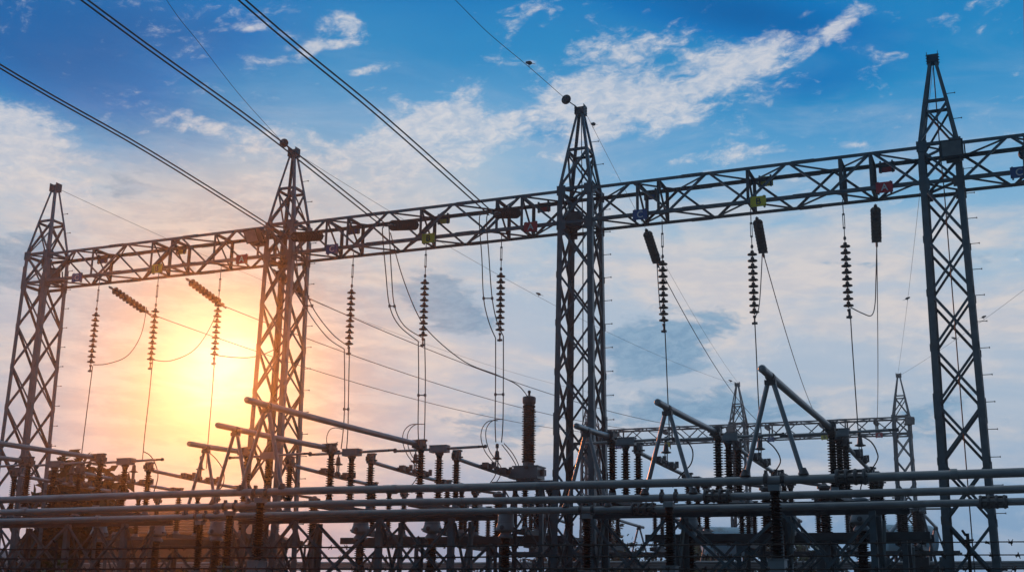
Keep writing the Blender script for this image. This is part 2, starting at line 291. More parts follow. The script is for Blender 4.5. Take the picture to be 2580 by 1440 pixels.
# cable courses in metres
WP = {
  'cvt_lead': [(-14.8,27.0,11.97),(-14.62,27.38,10.92),(-14.31,27.75,9.92),(-14.02,28.12,9.39),(-13.26,28.5,8.73),(-12.51,28.88,8.41),(-12.1,29.25,8.2),(-11.98,29.62,7.99),(-12.06,30.0,7.89)],
  'jumpA1': [(-12.21,26.9,12.09),(-12.36,27.43,11.15),(-12.52,27.95,10.24),(-12.59,28.48,9.73),(-12.62,29.0,9.42)],
  'jumpA2': [(-12.01,26.9,12.06),(-12.16,27.43,11.13),(-12.28,27.95,10.22),(-12.36,28.48,9.72),(-12.4,29.0,9.46)],
  'dropA1': [(-12.62,29.0,9.42),(-12.6,29.0,8.36),(-12.59,29.0,7.21),(-12.56,29.0,6.68)],
  'dropA2': [(-12.4,29.0,9.46),(-12.38,29.0,8.35),(-12.37,29.0,7.2),(-12.4,29.0,6.67)],
  'jumpB1': [(-14.98,26.9,11.99),(-15.13,27.43,11.09),(-15.25,27.95,10.26),(-15.21,28.48,9.83),(-14.9,29.0,9.5)],
  'jumpB2': [(-14.77,26.9,11.88),(-14.95,27.43,10.97),(-15.1,27.95,10.24),(-15.05,28.48,9.81),(-14.71,29.0,9.55)],
  'dropB1': [(-14.9,29.0,9.5),(-14.85,29.0,8.49),(-14.82,29.0,7.26),(-14.79,29.0,6.83)],
  'dropB2': [(-14.71,29.0,9.55),(-14.65,29.0,8.48),(-14.62,29.0,7.25),(-14.62,29.0,6.83)],
  'jumpC1': [(-17.67,26.9,12.08),(-17.81,27.43,11.12),(-17.87,27.95,10.47),(-17.48,28.48,9.72),(-17.19,29.0,9.44)],
  'jumpC2': [(-17.52,26.9,12.02),(-17.62,27.43,11.1),(-17.65,27.95,10.45),(-17.3,28.48,9.78),(-17.03,29.0,9.49)],
  'dropC1': [(-17.19,29.0,9.44),(-17.1,29.0,8.07),(-17.09,29.0,7.25),(-17.13,29.0,6.68)],
  'dropC2': [(-17.03,29.0,9.49),(-16.98,29.0,8.06),(-16.95,29.0,7.24),(-16.96,29.0,6.67)],
  'loopA1': [(-12.48,28.9,7.22),(-12.83,29.11,7.25),(-13.09,29.32,7.11),(-13.22,29.54,6.87),(-13.19,29.75,6.56),(-13.03,29.96,6.28),(-13.04,30.18,6.15),(-13.19,30.39,5.95),(-13.54,30.6,5.66)],
  'loopA2': [(-12.34,28.9,7.25),(-12.69,29.11,7.27),(-12.96,29.32,7.13),(-13.08,29.54,6.88),(-13.05,29.75,6.55),(-12.89,29.96,6.27),(-12.9,30.18,6.13),(-13.05,30.39,5.92),(-13.4,30.6,5.62)],
  'loopB1': [(-14.73,28.9,7.23),(-15.11,29.11,7.25),(-15.4,29.32,7.12),(-15.54,29.54,6.88),(-15.51,29.75,6.57),(-15.36,29.96,6.29),(-15.37,30.18,6.16),(-15.53,30.39,5.96),(-15.91,30.6,5.67)],
  'loopB2': [(-14.59,28.9,7.22),(-14.97,29.11,7.25),(-15.26,29.32,7.11),(-15.4,29.54,6.86),(-15.37,29.75,6.54),(-15.21,29.96,6.26),(-15.22,30.18,6.12),(-15.38,30.39,5.91),(-15.76,30.6,5.61)],
  'loopC1': [(-16.95,28.5,6.78),(-17.29,28.6,6.72),(-17.42,28.7,6.95),(-17.39,28.8,7.18),(-17.26,28.9,7.24),(-17.11,29.0,7.2)],
  'cvtdropA1': [(-12.39,29.0,6.61),(-12.33,29.33,6.42),(-12.29,29.67,6.2),(-12.37,30.0,6.09)],
  'cvtdropA2': [(-12.33,29.0,6.64),(-12.24,29.33,6.44),(-12.21,29.67,6.2),(-12.31,30.0,6.09)],
  'dropRC': [(-8.03,29.0,9.52),(-8.01,29.0,8.79),(-7.98,29.0,7.5),(-7.96,29.0,6.86),(-7.94,29.0,6.34)],
  'dropRB': [(-5.78,29.0,9.48),(-5.77,29.0,8.64),(-5.76,29.0,7.38),(-5.73,29.0,6.76),(-5.72,29.0,6.34)],
  'dropRA': [(-3.52,29.0,9.49),(-3.52,29.0,8.77),(-3.51,29.0,7.73),(-3.5,29.0,6.8),(-3.5,29.0,6.44)],
  'dropLC': [(-25.97,29.0,9.51),(-26.0,29.0,8.41),(-26.03,29.0,7.33),(-26.04,29.0,6.83)],
  'dropLB': [(-23.73,29.0,9.55),(-23.74,29.0,8.42),(-23.77,29.0,7.36),(-23.77,29.0,6.61)],
  'dropLA': [(-21.51,29.0,9.59),(-21.5,29.0,8.3),(-21.51,29.0,7.15),(-21.5,29.0,6.27)],
  'jumpRA': [(-3.01,31.0,11.65),(-3.05,30.6,10.59),(-3.07,30.2,9.84),(-3.13,29.8,9.47),(-3.3,29.4,9.45),(-3.5,29.0,9.51)],
  'jumpRB': [(-5.91,31.0,11.69),(-5.87,30.33,10.47),(-5.81,29.67,9.8),(-5.77,29.0,9.47)],
  'jumpRC': [(-8.77,31.0,11.69),(-8.55,30.33,10.81),(-8.32,29.67,10.01),(-8.04,29.0,9.54)],
  'jumpLC': [(-25.8,31.0,11.81),(-25.5,30.5,10.79),(-25.52,30.0,10.01),(-25.82,29.5,9.67),(-25.95,29.0,9.55)],
  'jumpLB': [(-22.93,31.0,11.84),(-22.86,30.5,10.85),(-23.03,30.0,10.01),(-23.46,29.5,9.61),(-23.69,29.0,9.55)],
  'jumpLA': [(-19.79,31.0,11.79),(-19.84,30.6,10.64),(-20.16,30.2,9.95),(-20.69,29.8,9.61),(-21.11,29.4,9.54),(-21.48,29.0,9.55)],
  'leadLB': [(-23.77,29.0,6.84),(-23.62,29.15,6.73),(-23.51,29.3,6.46),(-23.52,29.45,6.13),(-23.75,29.6,5.69)],
  'leadLA': [(-21.5,29.0,6.76),(-21.28,29.15,6.54),(-21.12,29.3,6.21),(-21.22,29.45,5.84),(-21.59,29.6,5.64)],
  'leadRC': [(-7.9,29.0,6.86),(-7.65,29.16,6.62),(-7.48,29.32,6.35),(-7.56,29.48,6.03),(-7.87,29.64,5.77),(-8.12,29.8,5.5)],
  'leadRB': [(-5.64,29.0,6.48),(-5.47,29.2,6.31),(-5.38,29.4,6.09),(-5.46,29.6,5.91),(-5.83,29.8,5.54)],
  'leadRA': [(-3.45,29.0,6.48),(-3.25,29.16,6.36),(-3.15,29.32,6.15),(-3.18,29.48,5.94),(-3.56,29.64,5.46),(-3.62,29.8,5.11)],
  'shieldT2': [(-19.32, 28.58, 15.66), (-19.25, 28.25, 15.64), (-18.66, 25.29, 15.78), (-18.17, 22.84, 16.07), (-17.96, 21.78, 16.17), (-17.76, 20.8, 16.35)],
  'shieldT3': [(-10.47, 28.51, 15.65), (-10.61, 26.18, 15.6), (-10.74, 23.96, 15.51), (-10.84, 22.3, 15.57), (-10.89, 21.41, 15.56)],
}
BIRDS = [((-10.61, 26.15, 15.59), 2.8, 'bird on the thin wire above the middle tower peak'), ((-10.26, 30.07, 15.42), 2.5, 'bird on the wire just right of the middle tower peak'), ((-17.63, 44.78, 14.82), 3.3, 'bird on the long wire left of the middle tower, over dark cloud'), ((-3.94, 51.62, 15.14), 0.3, 'bird on the near-vertical wire left of the large right tower'), ((-1.15, 55.6, 15.04), 0.4, 'bird on the wire at the right edge, right of the large tower'), ((-2.63, 59.99, 15.13), 3.0, 'bird seen through the legs of the large right tower'), ((-15.29, 69.08, 15.45), 3.1, 'bird on the wire beside the far middle tower peak')]
HAZE_D, HAZE_G = 0.0015, 0.94
# ------------------------------------------------------------------ gantry lattice
GY = 29.0; ZB, ZT, ZR, ZP = 9.81+H, 10.75+H, 11.89+H, 13.06+H
HW = .47                                   # half width of tower and beam at beam level
TX = [-1.25-9*i for i in range(-1, 4)]     # tower axes of the near gantry: 7.75 ... -28.25
def hw(z):
    if z <= ZT: return HW + max(0, (ZB-z))*.010
    if z <= ZR: return HW+(.292-HW)*(z-ZT)/(ZR-ZT)
    return .292+(.09-.292)*(z-ZR)/(ZP-ZR)
def corner(x, y, sx, sy, z): return V((x+sx*hw(z), y+sy*hw(z), z))
bolt_mesh = None
def make_tower(label, group, detail=True):
    """a lattice tower at the origin"""
    global bolt_mesh
    t = thing('lattice_tower', label, 'tower', (0, 0, 0), group)
    for sx in (-1, 1):
        for sy in (-1, 1):
            b = MB(); zs = [0, 3.5, 7.0, ZB+.3, ZT+.05]
            for i, (z0, z1) in enumerate(zip(zs, zs[1:])):
                w = .165-.012*i
                b.ang(corner(0, 0, sx, sy, z0), corner(0, 0, sx, sy, z1), (-sx, 0, 0), (0, -sy, 0), w, .012)
                if i:
                    c = corner(0, 0, sx, sy, z0); k = .014
                    b.ang(c+V((sx*k, sy*k, -.28)), c+V((sx*k, sy*k, .28)), (-sx, 0, 0), (0, -sy, 0), .15, .012)
            b.build('leg', STEEL, t, False)
            b = MB()
            b.ang(corner(0, 0, sx, sy, ZT+.05), corner(0, 0, sx, sy, ZR), (-sx, 0, 0), (0, -sy, 0), .085, .01)
            b.ang(corner(0, 0, sx, sy, ZR), corner(0, 0, sx, sy, ZP), (-sx, 0, 0), (0, -sy, 0), .07, .009)
            b.build('peak_leg', STEEL, t, False)
    n = 9; zl = [ZB-.08-i*1.27 for i in range(n)]
    zl[-1] = max(zl[-1], .05)
    for ax, sg in ((1, -1), (1, 1), (0, -1), (0, 1)):       # faces: front, back, left, right
        b = MB()
        def P(u, z, o=0.0):
            e = hw(z)-.012-o
            return V((u*hw(z), sg*e, z)) if ax else V((sg*e, u*hw(z), z))
        inn = V((0, -sg, 0)) if ax else V((-sg, 0, 0))
        def diag(u0, z0, u1, z1, o, w=.058):
            p, q = P(u0*.93, z0, o), P(u1*.93, z1, o); d = (q-p).normalized()
            b.ang(p, q, d.cross(inn), inn, w, .007)
        for z0, z1 in zip(zl, zl[1:]):
            diag(-1, z0, 1, z1, 0); diag(1, z0, -1, z1, .03)
        diag(-1, ZB, 1, ZT, 0, .06); diag(1, ZB, -1, ZT, .03, .06)
        for z in (ZB, ZT): diag(-1, z, 1, z, .012, .075)
        s = -1 if (ax, sg) in ((1, -1), (0, 1)) else 1
        diag(s, ZT+.06, -s, ZR-.05, 0, .055); diag(-s, ZT+.06, s, ZR-.05, .03, .045)
        diag(-1.05, ZR, 1.05, ZR, 0, .065)
        for z in zl[1:-1]:
            for u in (-1, 1):
                c = P(u*.92, z, -.006); s3 = (.11, .012, .17) if ax else (.012, .11, .17)
                b.box(c, s3)
        for z in (ZB, ZT):
            for u in (-1, 1):
                c = P(u*.80, z-.02, -.016); s3 = (.24, .010, .26) if ax else (.010, .24, .26)
                b.box(c, s3)
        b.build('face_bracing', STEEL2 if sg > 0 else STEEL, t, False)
    for z in (ZB, ZT):
        b = MB(); b.ang((-hw(z)*.9, -hw(z)*.9, z), (hw(z)*.9, hw(z)*.9, z), (1, -1, 0), (0, 0, 1), .05, .007); b.ang((hw(z)*.9, -hw(z)*.9, z+.002), (-hw(z)*.9, hw(z)*.9, z+.002), (1, 1, 0), (0, 0, 1), .05, .007)
        b.build('plan_bracing', STEEL2, t, False)
    b = MB(); b.box((0, 0, ZP+.02), (.235, .235, .20)); b.box((-.126, 0, ZP+.05), (.012, .27, .27)); b.box((.126, 0, ZP+.05), (.012, .27, .27))
    for k in range(3):
        for s in (-1, 1): b.tube([(s*.10, -.155, ZP-.05+k*.07), (s*.10, .155, ZP-.05+k*.07)], .014, 6); b.tube([(-.155, s*.08, ZP-.03+k*.07), (.155, s*.08, ZP-.03+k*.07)], .012, 6)
    b.build('peak_cap', STEEL2, t, False)
    if detail:
        b = MB(); b.tube([(.02, .12, .0), (.02, .12, ZB), (.0, .10, ZT), (.0, .05, ZP)], .014, 5); b.build('earth_wire', CABLE, t)
        if bolt_mesh is None:
            b = MB(); b.tube([(0, 0, 0), (.20, 0, .0), (.20, 0, .001)], .009, 5); b.tube([(.195, 0, 0), (.215, 0, 0)], .02, 6); bolt_mesh = b.mesh('step_bolt', STEEL2)
        z = 1.0
        while z < ZP-.3:
            c = corner(0, 0, 1, 1, z); o = bpy.data.objects.new('step_bolt', bolt_mesh); COL.objects.link(o); o.parent = t; o.location = (c.x-.005, c.y-.04, z); z += .62
    return t
NAMES_T = {0: 'galvanised lattice tower beyond the right edge of the frame', 1: 'large lattice tower with a box floodlight at the right of the frame',
           2: 'lattice tower between the middle bay and the right bay of the near gantry', 3: 'lattice tower in the golden sun glow, second from the left', 4: 'leftmost lattice tower of the near gantry'}
proto_t = make_tower('', 'lattice towers of the near gantry')
for i, x in enumerate(TX): put_copy(proto_t, i, (x, GY, 0), NAMES_T[i])
G2Y = 70.0; T2X = [-6.1, -15.1, -24.1]
proto_f = make_tower('', 'lattice towers of the far gantry', False)
for i, (x, l) in enumerate(zip(T2X, ('small far lattice tower ending the distant gantry on the right', 'small far lattice tower in the middle of the distant gantry', 'far lattice tower seen through the legs of the near middle tower'))):
    put_copy(proto_f, i, (x, G2Y, 0), l)

def make_beam(name, label, xa, xb, y, group, posts=(), detail=True):
    x0, x1 = xa+HW, xb-HW; L = x1-x0; cx = (xa+xb)/2
    t = thing(name, label, 'beam', (cx, y, ZB), group)
    a, c = -L/2-.02, L/2+.02; hz = ZT-ZB
    for sy in (-1, 1):
        for z, sz in ((0, 1), (hz, -1)):
            b = MB(); b.ang((a, sy*HW, z), (c, sy*HW, z), (0, -sy, 0), (0, 0, sz), .085, .009)
            for q in (-.17, .17):                     # bolted splices
                b.box((q*L, sy*(HW+.006), z+sz*.043), (.55, .010, .10))
                for k in range(8): b.tube([(q*L-.24+k*.068, sy*(HW+.01), z+sz*.045), (q*L-.24+k*.068, sy*(HW+.032), z+sz*.045)], .012, 5)
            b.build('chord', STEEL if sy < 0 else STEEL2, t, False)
    n = 8
    xs = [a+.08+(c-a-.16)*i/n for i in range(n+1)]
    for sy, nm in ((-1, 'front_bracing'), (1, 'back_bracing')):
        b = MB()
        for i in range(n):
            z0, z1 = (0.03, hz-.03) if (i % 2 == 0) == (sy < 0) else (hz-.03, .03)
            p, q = V((xs[i], sy*(HW-.014), z0)), V((xs[i+1], sy*(HW-.014), z1)); d = (q-p).normalized(); inn = V((0, -sy, 0))
            b.ang(p, q, d.cross(inn), inn, .055, .007)
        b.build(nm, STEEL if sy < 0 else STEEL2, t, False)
    for z, nm, s in ((hz, 'top_bracing', -1), (0, 'bottom_bracing', 1)):
        b = MB()
        for i in range(n):
            y0 = HW*.95 if (i % 2 == 0) == (s < 0) else -HW*.95
            p, q = V((xs[i], y0, z+s*.012)), V((xs[i+1], -y0, z+s*.012)); d = (q-p).normalized(); inn = V((0, 0, s))
            b.ang(p, q, d.cross(inn), inn, .05, .007)
        b.build(nm, STEEL2, t, False)
    for px in posts:                                  # hanger frames at the insulator points
        b = MB(); u = px-cx
        for sy in (-1, 1): b.ang((u, sy*(HW-.02), .01), (u, sy*(HW-.02), hz-.01), (1, 0, 0), (0, -sy, 0), .075, .009)
        b.ang((u, -HW*.94, .02), (u, HW*.94, .02), (1, 0, 0), (0, 0, 1), .07, .009); b.ang((u+.004, -HW*.94, hz-.02), (u+.004, HW*.94, hz-.02), (1, 0, 0), (0, 0, -1), .07, .009)
        if detail: b.ang((u, -HW*.9, hz-.05), (u, HW*.9, .05), (1, 0, 0), (0, 1, 1), .055, .008)
        b.build('hanger_frame', STEEL2, t, False)
    return t
HANG = {'RA': -3.55, 'RB': -5.78, 'RC': -8.05, 'MA': -12.50, 'MB': -14.76, 'MC': -17.05, 'LA': -21.53, 'LB': -23.80, 'LC': -26.05}
STR_F = {'MA': -11.78, 'MB': -14.76, 'MC': -17.74, 'XC': .57}
STR_R = {'RA': -2.84, 'RB': -5.72, 'RC': -8.60, 'LA': -20.0, 'LB': -23.09, 'LC': -26.01}
pl = lambda k: [v for d in (HANG, STR_F, STR_R) for q, v in d.items() if q[0] == k]
def uniq(l, e=.3):
    o = []
    for v in sorted(l):
        if not o or v-o[-1] > e: o.append(v)
    return o
GB = 'lattice beams of the near gantry'
make_beam('lattice_beam', 'lattice beam running out of the frame past the large right tower', TX[1], TX[0], GY, GB, [.57, 3.4, 6.2])
make_beam('lattice_beam', 'lattice beam of the right bay carrying the blue C, yellow B and red A signs', TX[2], TX[1], GY, GB, uniq(pl('R')))
make_beam('lattice_beam', 'lattice beam of the middle bay where the incoming double conductors end', TX[3], TX[2], GY, GB, uniq(pl('M')))
make_beam('lattice_beam', 'lattice beam of the left bay above the setting sun', TX[4], TX[3], GY, GB, uniq(pl('L')))
GB2 = 'lattice beams of the far gantry'
make_beam('lattice_beam', 'small distant lattice beam with yellow and red signs, right half of the far gantry', T2X[1], T2X[0], G2Y, GB2, [-7.47, -9.1, -10.3, -13.3], False)
make_beam('lattice_beam', 'small distant lattice beam seen beside the near middle tower, left half of the far gantry', T2X[2], T2X[1], G2Y, GB2, [-16.3, -19.2, -22.2], False)

# ------------------------------------------------------------------ phase signs
def letter_mesh(ch, size):
    cu = bpy.data.curves.new('letter', 'FONT'); cu.body = ch; cu.size = size; cu.align_x = 'CENTER'; cu.align_y = 'CENTER'; cu.extrude = .003; cu.offset = .012*size
    o = bpy.data.objects.new('tmp_letter', cu); COL.objects.link(o)
    dg = bpy.context.evaluated_depsgraph_get(); me = bpy.data.meshes.new_from_object(o.evaluated_get(dg)); bpy.data.objects.remove(o); return me
LM = {c: letter_mesh(c, .235) for c in 'ABC'}
CM = {'A': SRED, 'B': SYEL, 'C': SBLU}; CN = {'A': 'red', 'B': 'yellow', 'C': 'blue'}
def sign(ch, x, y, z, label, back=False, group='phase signs on the front of the near gantry'):
    t = thing('phase_sign', label, 'sign', (x, y, z), group, math.pi if back else 0)
    b = MB(); b.box((0, 0, 0), (.38, .008, .265)); b.build('plate', CM[ch], t, False)
    for s in (-1, 1):
        b = MB(); b.box((s*.14, .038, 0), (.04, .07, .30)); b.tube([(s*.165, -.004, .1), (s*.165, -.012, .1)], .012, 6); b.tube([(s*.165, -.004, -.1), (s*.165, -.012, -.1)], .012, 6)
        b.build('bracket', STEEL2, t, False)
    me = LM[ch].copy(); me.materials.clear(); me.materials.append(BLACK if ch == 'B' else WHITE)
    o = bpy.data.objects.new('letter', me); COL.objects.link(o); o.parent = t; o.rotation_euler = (math.pi/2, 0, 0); o.location = (0, -.0085, -.006)
    return t
BAYT = {'R': 'right bay', 'M': 'middle bay', 'L': 'sunlit left bay'}
for k, x in {'RA': -2.51, 'RB': -5.47, 'RC': -8.46, 'MA': -11.43, 'MB': -14.41, 'MC': -17.41, 'LA': -20.41, 'LB': -23.41, 'LC': -26.43}.items():
    c = k[1]; sign(c, x, 28.42, 9.79+H, f'{CN[c]} plate lettered {c} in {"black" if c == "B" else "white"} on the gantry beam of the {BAYT[k[0]]}')
sign('C', .42, 28.42, 9.79+H, 'blue plate lettered C cut by the right edge of the photo')
for k, x in {'MB': -14.53, 'MA': -11.51, 'RC': -8.5, 'RB': -5.49, 'RA': -2.53, 'LB': -23.49, 'LC': -26.52, 'MC': -17.4}.items():
    c = k[1]; sign(c, x, 29.58, 10.70+H, f'dark back of a sign plate on the rear chord, {BAYT[k[0]]}, above {CN[c]} {c}', True, 'sign plates seen from behind on the near gantry')
for k, x in {'A': -7.28, 'B': -10.2, 'C': -13.17}.items():
    sign(k, x, 69.42, 9.76+H, f'tiny distant {CN[k]} {k} sign on the right half of the far gantry', group='phase signs on the far gantry')
for k, x in {'B': -19.18, 'C': -22.16}.items():
    sign(k, x, 69.42, 9.68+H, f'tiny distant {CN[k]} {k} sign on the left half of the far gantry', group='phase signs on the far gantry')

# ------------------------------------------------------------------ floodlights
def make_flood():
    t = thing('floodlight', '', 'floodlight', (0, 0, 0), 'box floodlights on the towers')
    b = MB(); Rm = Matrix.Rotation(R_(28), 3, 'X')
    r0 = [Rm@V(p) for p in ((-.20, -.02, -.14), (.20, -.02, -.14), (.20, -.02, .14), (-.20, -.02, .14))]
    r1 = [Rm@V(p) for p in ((-.25, -.27, -.20), (.25, -.27, -.20), (.25, -.27, .20), (-.25, -.27, .20))]
    b.prism(r0, r1); b.box(Rm@V((0, .08, 0)), (.26, .2, .22), Rm)
    b.build('housing', STEEL2, t, False)
    b = MB(); b.box(Rm@V((0, -.274, 0)), (.42, .006, .33), Rm); b.build('glass', GLASS, t, False)
    b = MB(); b.box((0, .10, -.24), (.30, .24, .16)); b.bar((-.27, -.1, 0), (-.27, .10, -.26), .03, .06); b.bar((.27, -.1, 0), (.27, .10, -.26), .03, .06); b.bar((-.28, .10, -.26), (.28, .10, -.26), .05, .05)
    b.build('mounting_bracket', STEEL2, t, False)
    return t
pf = make_flood()
for i, (x, y, z, l, rz) in enumerate([(-.95, 28.22, 10.52, 'box floodlight on the front of the large right tower', 0), (-19.82, 28.26, 10.44, 'box floodlight tinted red at the second tower from the left', -.2),
        (-10.62, 29.30, 10.25, 'dark box floodlight inside the tower right of the middle bay', .6), (-28.0, 29.1, 10.28, 'box floodlight inside the leftmost tower', .5), (-5.65, 69.3, 10.55, 'small floodlight on the end tower of the far gantry', .2), (-15.35, 69.3, 10.5, 'small floodlight on the middle tower of the far gantry', -.2)]):
    put_copy(pf, i, (x, y, z+H), l, rz=rz)

# ------------------------------------------------------------------ hanging and strain insulator strings
def disc_mesh(r, cap=.045):
    b = MB(); b.lathe((0, 0, 0), [(.012, .0), (.03, -.005), (cap, -.02), (cap, -.055), (r*.55, -.066), (r*.92, -.082), (r, -.094), (r*.98, -.103), (r*.72, -.100), (r*.66, -.112), (r*.45, -.101), (r*.38, -.112), (.02, -.104), (.014, -.15)], 18)
    return b.mesh('disc', DISC)
DM = disc_mesh(.122); DMS = disc_mesh(.135, .055)
def make_string():
    t = thing('suspension_insulator', '', 'insulator', (0, 0, 0), 'ten-disc insulator strings hanging from the near gantry')
    b = MB(); b.tube([(0, 0, .22), (0, 0, -.18)], .012, 6)
    b.tube([(.020, 0, -.16), (.020, 0, -.50)], .010, 6); b.tube([(-.020, 0, -.16), (-.020, 0, -.50)], .010, 6); b.box((0, 0, -.16), (.06, .03, .04)); b.box((0, 0, -.50), (.06, .03, .04))
    b.tube([(0, 0, -.50), (0, 0, -.72)], .011, 6); b.lathe((0, 0, -.76), [(.008, -.05), (.035, -.03), (.035, .02), (.01, .06)], 8); b.tube([(0, 0, -.74), (0, 0, -.90)], .010, 6)
    b.build('turnbuckle', CLAMP, t)
    for i in range(10):
        o = bpy.data.objects.new('disc', DM); COL.objects.link(o); o.parent = t; o.location = (0, 0, -.86-.162*i); o.scale = (1, 1, 1.09)
    b = MB(); b.lathe((0, 0, -2.50), [(.012, 0), (.04, -.01), (.04, -.05), (.02, -.08), (.02, -.16), (.035, -.17), (.03, -.22), (.0101, -.24)], 10); b.box((0, 0, -2.70), (.13, .05, .05)); b.build('end_clamp', CLAMP, t)
    return t
ps = make_string(); zt_ = {'RA': 9.58, 'RB': 9.60, 'RC': 9.57, 'MA': 9.66, 'MB': 9.68, 'MC': 9.60, 'LA': 9.60, 'LB': 9.60, 'LC': 9.66}
for i, (k, x) in enumerate(HANG.items()):
    c = k[1]; put_copy(ps, i, (x, GY, zt_[k]+H), {'R': f'ten-disc string hanging in the right bay below the {CN[c]} {c} sign', 'M': f'ten-disc string above double dropper wires in the middle bay near the {CN[c]} {c} sign', 'L': f'ten-disc string glowing in the sun, left bay near the {CN[c]} {c} sign'}[k[0]])
def make_strain(n, pitch, dm, grp, sc_=1.0):
    t = thing('strain_insulator', '', 'insulator', (0, 0, 0), grp)
    b = MB(); b.tube([(0, 0, .06), (0, 0, -.16)], .022, 6); b.box((0, 0, -.03), (.08, .04, .10)); b.build('shackle', CLAMP, t)
    for i in range(n):
        o = bpy.data.objects.new('disc', dm); COL.objects.link(o); o.parent = t; o.location = (0, 0, -.12-pitch*i); o.scale = (sc_, sc_, pitch/.146*1.0)
    z = -.12-pitch*n
    b = MB(); b.lathe((0, 0, z), [(.02, .02), (.055, 0), (.055, -.05), (.03, -.10), (.028, -.2), (.02, -.21)], 10); b.box((0, 0, z-.10), (.24, .03, .10)); b.tube([(0, 0, z-.18), (0, 0, z-.36)], .03, 8); b.build('dead_end_clamp', CLAMP, t)
    t['tip'] = z-.2
    return t
def aim(o, p, q):
    o.location = p; o.rotation_euler = (V(q)-V(p)).to_track_quat('-Z', 'Y').to_euler()
pfs = make_strain(10, .138, DMS, 'strain insulator strings of the incoming lines', 1.06); used = 0; TIPF = {}
for k, l in (('MA', 'dark strain insulator near the red A sign, front of the middle bay'), ('MB', 'dark strain insulator beside the yellow B sign, front of the middle bay'), ('MC', 'red-tinted strain insulator beside the second tower from the left'), ('XC', 'dark strain insulator cut by the right edge of the photo')):
    p = V((STR_F[k], 28.44, 10.21+H)); q = p+V((.0, -1.6, -.50)); o = put_copy(pfs, used, p, l); used += 1; aim(o, p, q); TIPF[k] = p+(q-p).normalized()*1.92
prs = make_strain(9, .157, DMS, 'strain insulator strings on the rear of the near gantry', .95); used = 0; TIPR = {}
for k in STR_R:
    c = k[1]; p = V((STR_R[k], 29.46, 9.70+H)); q = p+V((-.17 if k[0] == 'R' else .14, 1.5, -.40)); o = put_copy(prs, used, p, {'R': f'dark capsule-like strain insulator sloping down behind the {CN[c]} {c} sign, right bay', 'L': f'sunlit strain insulator sloping down right of the {CN[c]} {c} sign, left bay'}[k[0]]); used += 1; aim(o, p, q); TIPR[k] = p+(q-p).normalized()*1.74
# ------------------------------------------------------------------ wires
for k, l in (('MA', 'third'), ('MB', 'middle'), ('MC', 'lowest left')):
    p = TIPF[k]; bz = .25 if k == 'MB' else 0
    for s in (-1, 1):
        pts = [p+V((s*.08, 0, 0)), (p.x+s*.07-.05, 21, 10.02+H+bz*.6), (p.x+s*.06-.05, 16, 10.18+H+bz), (p.x+s*.06, 8, 10.75+H+bz), (p.x+s*.06, -4, 12.1+H+bz), (p.x+s*.06, -20, 14.6+H)]
        wire('line_conductor', pts, .017, f'{"left" if s < 0 else "right"} wire of the {l} incoming twin conductor, ending near {CN[k[1]]} {k[1]} sign', group='incoming twin line conductors')
p = TIPF['XC']
wire('line_conductor', [p, (p.x+.1, 22, 10.6+H), (p.x+.2, 14, 11.2+H), (p.x+.3, -10, 14.2+H)], .017, 'line wire leaving steeply at the right edge of the photo', group='incoming twin line conductors')
wire('jumper_cable', [p+V((.05, .1, 0)), p+V((.0, .3, -1.6)), p+V((.2, 1.0, -3.2)), p+V((.6, 1.9, -3.9))], .02, 'hanging jumper cut by the right edge of the photo')
wire('jumper_cable', [p+V((-.06, .1, 0)), p+V((-.1, .3, -1.8)), p+V((.1, 1.0, -3.4)), p+V((.6, 1.9, -4.1))], .02, 'second hanging jumper beside the blue C plate at the right edge')
FX = {'RA': -7.35, 'RB': -10.25, 'RC': -13.25, 'LA': -16.2, 'LB': -19.2, 'LC': -22.2}
for k, x in FX.items():
    c = k[1]; wire('bus_conductor', sag(TIPR[k], (x, 69.3, 10.35+H), .75), .013, f'long sagging wire to the far gantry, {CN[c]} {c} phase of the {BAYT[k[0]]}', group='wires between the near and far gantry', sm=False)
    b = MB(); t = thing('strain_insulator', f'tiny strain insulator on the far gantry, {CN[c]} {c} wire of the {BAYT[k[0]]}', 'insulator', (x, 69.3, 10.35+H), 'strain insulators on the far gantry')
    for i in range(9): b.lathe((0, -.62+i*.07, 0), [(.05, 0), (.13, .015), (.13, .03), (.05, .045)], 10, (0, 1, 0))
    b.build('disc_stack', DISC, t)
SW = 'thin shield wires between tower peaks'
TP = [V((x, GY, ZP)) for x in TX]; FP = [V((x, G2Y, ZP+.05)) for x in T2X]
wire('shield_wire', sag(TP[1]+V((.0, .15, 0)), FP[0]+V((-.05, 0, 0)), .35), .006, 'thin wire from the large right tower peak down to the far end tower', group=SW, sm=False)
wire('shield_wire', sag(TP[0]+V((.0, .15, 0)), FP[0]+V((.1, 0, 0)), .5), .006, 'thin wire entering from the right edge to the far end tower', group=SW, sm=False)
wire('shield_wire', sag(TP[2]+V((.1, .15, 0)), FP[1]+V((.1, 0, 0)), .5), .006, 'thin wire from the tower right of the middle bay to the far middle tower', group=SW, sm=False)
wire('shield_wire', sag(TP[3]+V((.12, .15, 0)), FP[1]+V((-.1, 0, 0)), .7), .006, 'thin wire from the second tower peak descending across the sky to the far middle tower', group=SW, sm=False)
wire('shield_wire', sag(TP[4]+V((.12, .15, 0)), FP[2], .7), .006, 'thin wire from the leftmost tower peak descending behind the beam', group=SW, sm=False)
